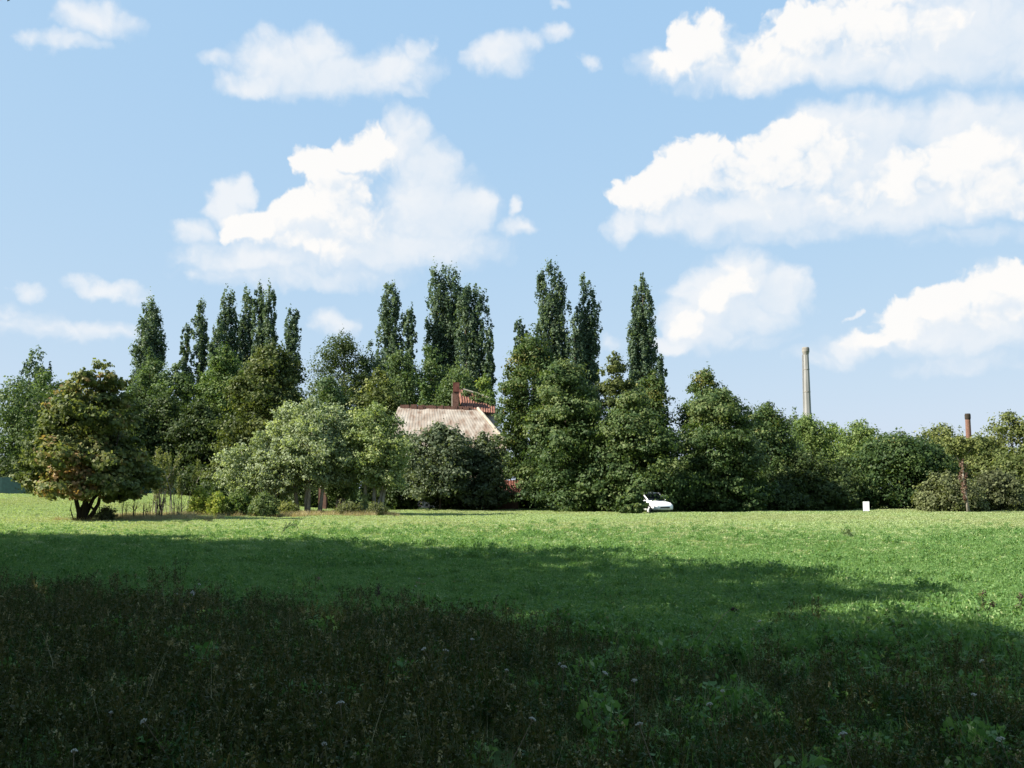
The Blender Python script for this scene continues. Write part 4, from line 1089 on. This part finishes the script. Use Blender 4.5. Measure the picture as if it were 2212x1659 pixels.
SOFT = [
 (880,310,60,70,1.1),(930,370,70,80,1.1),(930,450,130,110,1.1),(1010,460,80,70,1.1),(960,530,150,60,1),(850,540,270,66,1.1),(560,560,200,44,1),(490,440,56,48,1.2),(525,420,34,28,1.2),(1015,440,60,36,1.3),(420,500,70,36,.8),(640,600,300,40,.8),(850,270,44,44,.9),(720,500,200,90,1),
 (2080,70,180,110,1.15),(2000,138,250,46,1.05),(1740,150,330,42,1.05),(2230,90,140,90,1.1),(1430,145,90,36,.9),
 (1800,268,120,56,1.15),(1900,285,120,70,1.15),(2080,268,116,72,1.2),(2180,300,110,84,1.2),(1345,485,60,50,.9),(1640,460,300,56,1.1),(1980,450,270,54,1.1),(1420,480,90,40,.9),(1880,350,120,100,1.1),(1700,500,320,40,.7),
 (1600,595,70,62,1.35),(1540,640,76,76,1.4),(1500,700,76,66,1.35),(1450,745,66,32,1.1),(1690,630,76,54,1.2),(1610,680,120,60,1.1),(1750,640,40,48,.9),(1600,740,160,40,.6),
 (2100,720,190,60,1.1),(2180,640,80,80,1),(1860,750,100,40,.9),(1800,775,120,30,.6),
 (215,40,95,44,.9),(140,85,70,30,.8),(60,70,50,26,.6),(200,90,70,24,.6),
 (610,140,120,70,1.05),(690,120,90,66,1),(560,185,110,34,1),(720,165,210,54,1.1),(860,150,100,58,1.05),(905,110,46,40,.8),(470,130,60,30,.6),(840,195,110,28,.8),
 (1080,118,86,52,1),(1030,130,60,40,.8),(1205,66,56,30,.8),(1140,90,60,36,.7),(1277,124,30,26,.7),(1220,8,40,16,.5),
 (1115,445,24,32,.9),(1120,492,58,32,1),
 (235,622,100,24,.95),(300,640,60,18,.6),(55,630,40,26,.8),(20,680,90,26,.5),(160,715,230,40,.7),(730,700,75,36,.8),(440,600,60,20,.5),(700,590,300,50,.6),
 (1848,684,12,9,.8),(1330,740,40,30,.5),(2080,790,200,36,.6),(2100,510,220,36,.5),
]
def azel(px, py):
    a, b = ray(px, py)
    return math.atan2(a, 1.0), math.asin(b / math.sqrt(a * a + 1 + b * b))


def density_group(strong, softs, nm):
    g = bpy.data.node_groups.new('cloud density ' + nm, 'ShaderNodeTree')
    g.interface.new_socket('P', in_out='INPUT', socket_type='NodeSocketVector')
    g.interface.new_socket('Strong', in_out='OUTPUT', socket_type='NodeSocketFloat')
    g.interface.new_socket('Soft', in_out='OUTPUT', socket_type='NodeSocketFloat')
    N = g.nodes.new; L = g.links.new
    gi = N('NodeGroupInput'); go = N('NodeGroupOutput')
    def math_(op, a, b=None):
        n = N('ShaderNodeMath'); n.operation = op
        for k, q in enumerate((a, b)):
            if q is None: continue
            if isinstance(q, (int, float)): n.inputs[k].default_value = q
            else: L(q, n.inputs[k])
        return n.outputs[0]
    def vm(op, a, b=None):
        n = N('ShaderNodeVectorMath'); n.operation = op
        for k, q in enumerate((a, b)):
            if q is None: continue
            if isinstance(q, tuple): n.inputs[k].default_value = q
            else: L(q, n.inputs[k])
        return n.outputs['Value'] if op == 'DOT_PRODUCT' else n.outputs[0]
    P = gi.outputs[0]
    n1 = N('ShaderNodeTexNoise'); n1.noise_dimensions = '2D'; n1.inputs['Scale'].default_value = 24; n1.inputs['Detail'].default_value = 6; n1.inputs['Roughness'].default_value = .50
    L(P, n1.inputs['Vector'])
    w1 = vm('MULTIPLY', vm('SUBTRACT', n1.outputs['Color'], (.5, .5, .5)), (.048, .036, 0))
    Pw = vm('ADD', P, w1)
    v = N('ShaderNodeTexVoronoi'); v.voronoi_dimensions = '2D'; v.feature = 'SMOOTH_F1'; v.inputs['Scale'].default_value = 62; v.inputs['Smoothness'].default_value = .5
    v.inputs['Detail'].default_value = 1.4; v.inputs['Roughness'].default_value = .5; v.inputs['Lacunarity'].default_value = 2.3
    v.normalize = False
    L(Pw, v.inputs['Vector'])
    puff = math_('MULTIPLY', math_('SUBTRACT', .40, v.outputs['Distance']), .44)
    def field(lst):
        acc = None
        for (px, py, rx, ry, w) in lst:
            az, el = azel(px, py)
            q = vm('MULTIPLY', vm('SUBTRACT', Pw, (az, el, 0)), (1 / (rx * K / F), 1 / (ry * K / F), 0))
            d = math_('SUBTRACT', w, vm('DOT_PRODUCT', q, q))
            if acc is None: acc = d
            else:
                n = N('ShaderNodeMath'); n.operation = 'SMOOTH_MAX'; L(acc, n.inputs[0]); L(d, n.inputs[1]); n.inputs[2].default_value = .3; acc = n.outputs[0]
        return acc
    for lst, nm_, a in ((strong, 'Strong', 1.0), (softs, 'Soft', .6)):
        f = field(lst)
        if f is not None: L(math_('ADD', f, math_('MULTIPLY', puff, a)), go.inputs[nm_])
        else:
            q = N('ShaderNodeValue'); q.outputs[0].default_value = -3; L(q.outputs[0], go.inputs[nm_])
    return g

def world():
    w = bpy.data.worlds.new('World'); scene.world = w; w.use_nodes = True
    nt = w.node_tree; nt.nodes.clear(); N = nt.nodes.new; L = nt.links.new
    out = N('ShaderNodeOutputWorld')
    sky = N('ShaderNodeTexSky'); sky.sky_type = 'NISHITA'; sky.sun_disc = False
    sky.sun_elevation = SUN_EL; sky.sun_rotation = math.atan2(sun_dir.x, sun_dir.y) % (2 * math.pi)
    sky.air_density = 1.0; sky.dust_density = .7; sky.ozone_density = 1.0; sky.altitude = 100
    tc = N('ShaderNodeTexCoord'); sx = N('ShaderNodeSeparateXYZ'); L(tc.outputs['Generated'], sx.inputs[0])
    az = N('ShaderNodeMath'); az.operation = 'ARCTAN2'; L(sx.outputs['X'], az.inputs[0]); L(sx.outputs['Y'], az.inputs[1])
    el = N('ShaderNodeMath'); el.operation = 'ARCSINE'; L(sx.outputs['Z'], el.inputs[0])
    P = N('ShaderNodeCombineXYZ'); L(az.outputs[0], P.inputs[0]); L(el.outputs[0], P.inputs[1])
    off = N('ShaderNodeVectorMath'); off.operation = 'ADD'; off.inputs[1].default_value = (-.022, .020, 0); L(P.outputs[0], off.inputs[0])
    # late summer haze: the blue is nearly even, red and green rise towards the horizon
    sep = N('ShaderNodeSeparateColor'); L(sky.outputs[0], sep.inputs[0]); comb = N('ShaderNodeCombineColor')
    for k in range(3):
        a = N('ShaderNodeMath'); a.operation = 'POWER'; L(sep.outputs[k], a.inputs[0]); a.inputs[1].default_value = SKY_POWER[k]
        b = N('ShaderNodeMath'); b.operation = 'MULTIPLY'; L(a.outputs[0], b.inputs[0]); b.inputs[1].default_value = SKY_GAIN[k]
        L(b.outputs[0], comb.inputs[k])
    skyc = comb.outputs[0]
    S = 1.0 / (SKY_STRENGTH * 2 ** EXPO)
    SH = tuple(c * S for c in CL_SHADE); WH = tuple(c * S for c in CL_WHITE); SW = tuple(c * S for c in CL_SOFT)
    def m(op, a, b=None, c=None, clamp=False):
        n = N('ShaderNodeMath'); n.operation = op; n.use_clamp = clamp
        for k, q in enumerate((a, b, c)):
            if q is None: continue
            if isinstance(q, (int, float)): n.inputs[k].default_value = q
            else: L(q, n.inputs[k])
        return n.outputs[0]
    def smooth(x, lo, hi):
        n = N('ShaderNodeMapRange'); n.interpolation_type = 'SMOOTHSTEP'
        L(x, n.inputs['Value'])
        for nm, q in (('From Min', lo), ('From Max', hi)):
            if isinstance(q, (int, float)): n.inputs[nm].default_value = q
            else: L(q, n.inputs[nm])
        return n.outputs[0]
    def colmix(f, a, b):
        n = N('ShaderNodeMixRGB'); L(f, n.inputs[0])
        for k, q in ((1, a), (2, b)):
            if isinstance(q, tuple): n.inputs[k].default_value = (*q, 1)
            else: L(q, n.inputs[k])
        return n.outputs[0]
    def plain():
        bg = N('ShaderNodeBackground'); bg.inputs['Strength'].default_value = SKY_STRENGTH; L(skyc, bg.inputs['Color']); return bg.outputs[0]
    def tile(a0, a1, e0, e1):
        def near(lst):
            r = []
            for b in lst:
                A, E = azel(b[0], b[1])
                u = max(0, max(a0 - A, A - a1) - .034) / (b[2] * K / F); v = max(0, max(e0 - E, E - e1) - .030) / (b[3] * K / F)
                if u * u + v * v < b[4] + .18: r.append(b)
            return r
        st, so_ = near(STRONG), near(SOFT)
        if not st and not so_: return plain()
        g = density_group(st, so_, '%.2f %.2f' % (a0, e0))
        A = N('ShaderNodeGroup'); A.node_tree = g; L(P.outputs[0], A.inputs[0])
        B = N('ShaderNodeGroup'); B.node_tree = g; L(off.outputs[0], B.inputs[0])
        # thickness falls off towards the sun on lit sides
        lit = m('ADD', m('MULTIPLY', m('SUBTRACT', A.outputs[0], B.outputs[0]), .42), .52, clamp=True)
        lit2 = m('ADD', m('MULTIPLY', m('SUBTRACT', A.outputs[1], B.outputs[1]), .45), .62, clamp=True)
        edge = m('SUBTRACT', 1.25, m('MULTIPLY', lit, .85))
        a1_ = m('MULTIPLY', smooth(A.outputs[0], -.06, edge), .97)
        a2_ = m('MULTIPLY', smooth(A.outputs[1], -.12, 1.0), .86)
        c = skyc
        if so_: c = colmix(a2_, c, colmix(lit2, SH, SW))
        if st: c = colmix(a1_, c, colmix(smooth(lit, .12, .74), SH, WH))
        bg = N('ShaderNodeBackground'); bg.inputs['Strength'].default_value = SKY_STRENGTH; L(c, bg.inputs['Color'])
        return bg.outputs[0]
    def split(fac, lo, hi):
        n = N('ShaderNodeMixShader'); L(fac, n.inputs[0]); L(lo, n.inputs[1]); L(hi, n.inputs[2]); return n.outputs[0]
    az_e = [-.62, .05, .62]; el_e = [.02, .14, .22, .31, .56]
    cols_ = []
    for i in range(len(az_e) - 1):
        sh = tile(az_e[i], az_e[i+1], el_e[0], el_e[1])
        for j in range(1, len(el_e) - 1):
            sh = split(m('GREATER_THAN', el.outputs[0], el_e[j]), sh, tile(az_e[i], az_e[i+1], el_e[j], el_e[j+1]))
        cols_.append(sh)
    sh = cols_[0]
    for i in range(1, len(cols_)): sh = split(m('GREATER_THAN', az.outputs[0], az_e[i]), sh, cols_[i])
    inside = m('MULTIPLY', m('MULTIPLY', m('GREATER_THAN', az.outputs[0], az_e[0]), m('LESS_THAN', az.outputs[0], az_e[-1])),
               m('MULTIPLY', m('GREATER_THAN', el.outputs[0], el_e[0]), m('LESS_THAN', el.outputs[0], el_e[-1])))
    L(split(inside, plain(), sh), out.inputs[0])
    w.cycles.sampling_method = 'NONE'
SKY_STRENGTH = .0812
SKY_POWER = (.35, .19, .05); SKY_GAIN = (1.57, 2.33, 3.56)
CL_SHADE = (.66, .78, .91); CL_WHITE = (1.0, .985, .965); CL_SOFT = (.93, .945, .965)
world()

cam = bpy.data.cameras.new('camera'); cam.sensor_width = 36; cam.lens = 36 * F / 1024; cam.clip_start = .05; cam.clip_end = 12000
co = bpy.data.objects.new('camera', cam); col.objects.link(co); co.location = (0, 0, EYE); co.rotation_euler = (math.pi / 2 + TH, 0, 0)
scene.camera = co
scene.view_settings.view_transform = 'Standard'; scene.view_settings.look = 'None'; scene.view_settings.exposure = EXPO; scene.view_settings.gamma = 1
scene.render.engine = 'CYCLES'
scene.cycles.max_bounces = 6; scene.cycles.diffuse_bounces = 3; scene.cycles.glossy_bounces = 2; scene.cycles.transmission_bounces = 4; scene.cycles.transparent_max_bounces = 4
scene.cycles.sample_clamp_indirect = 4.0
scene.cycles.use_denoising = True
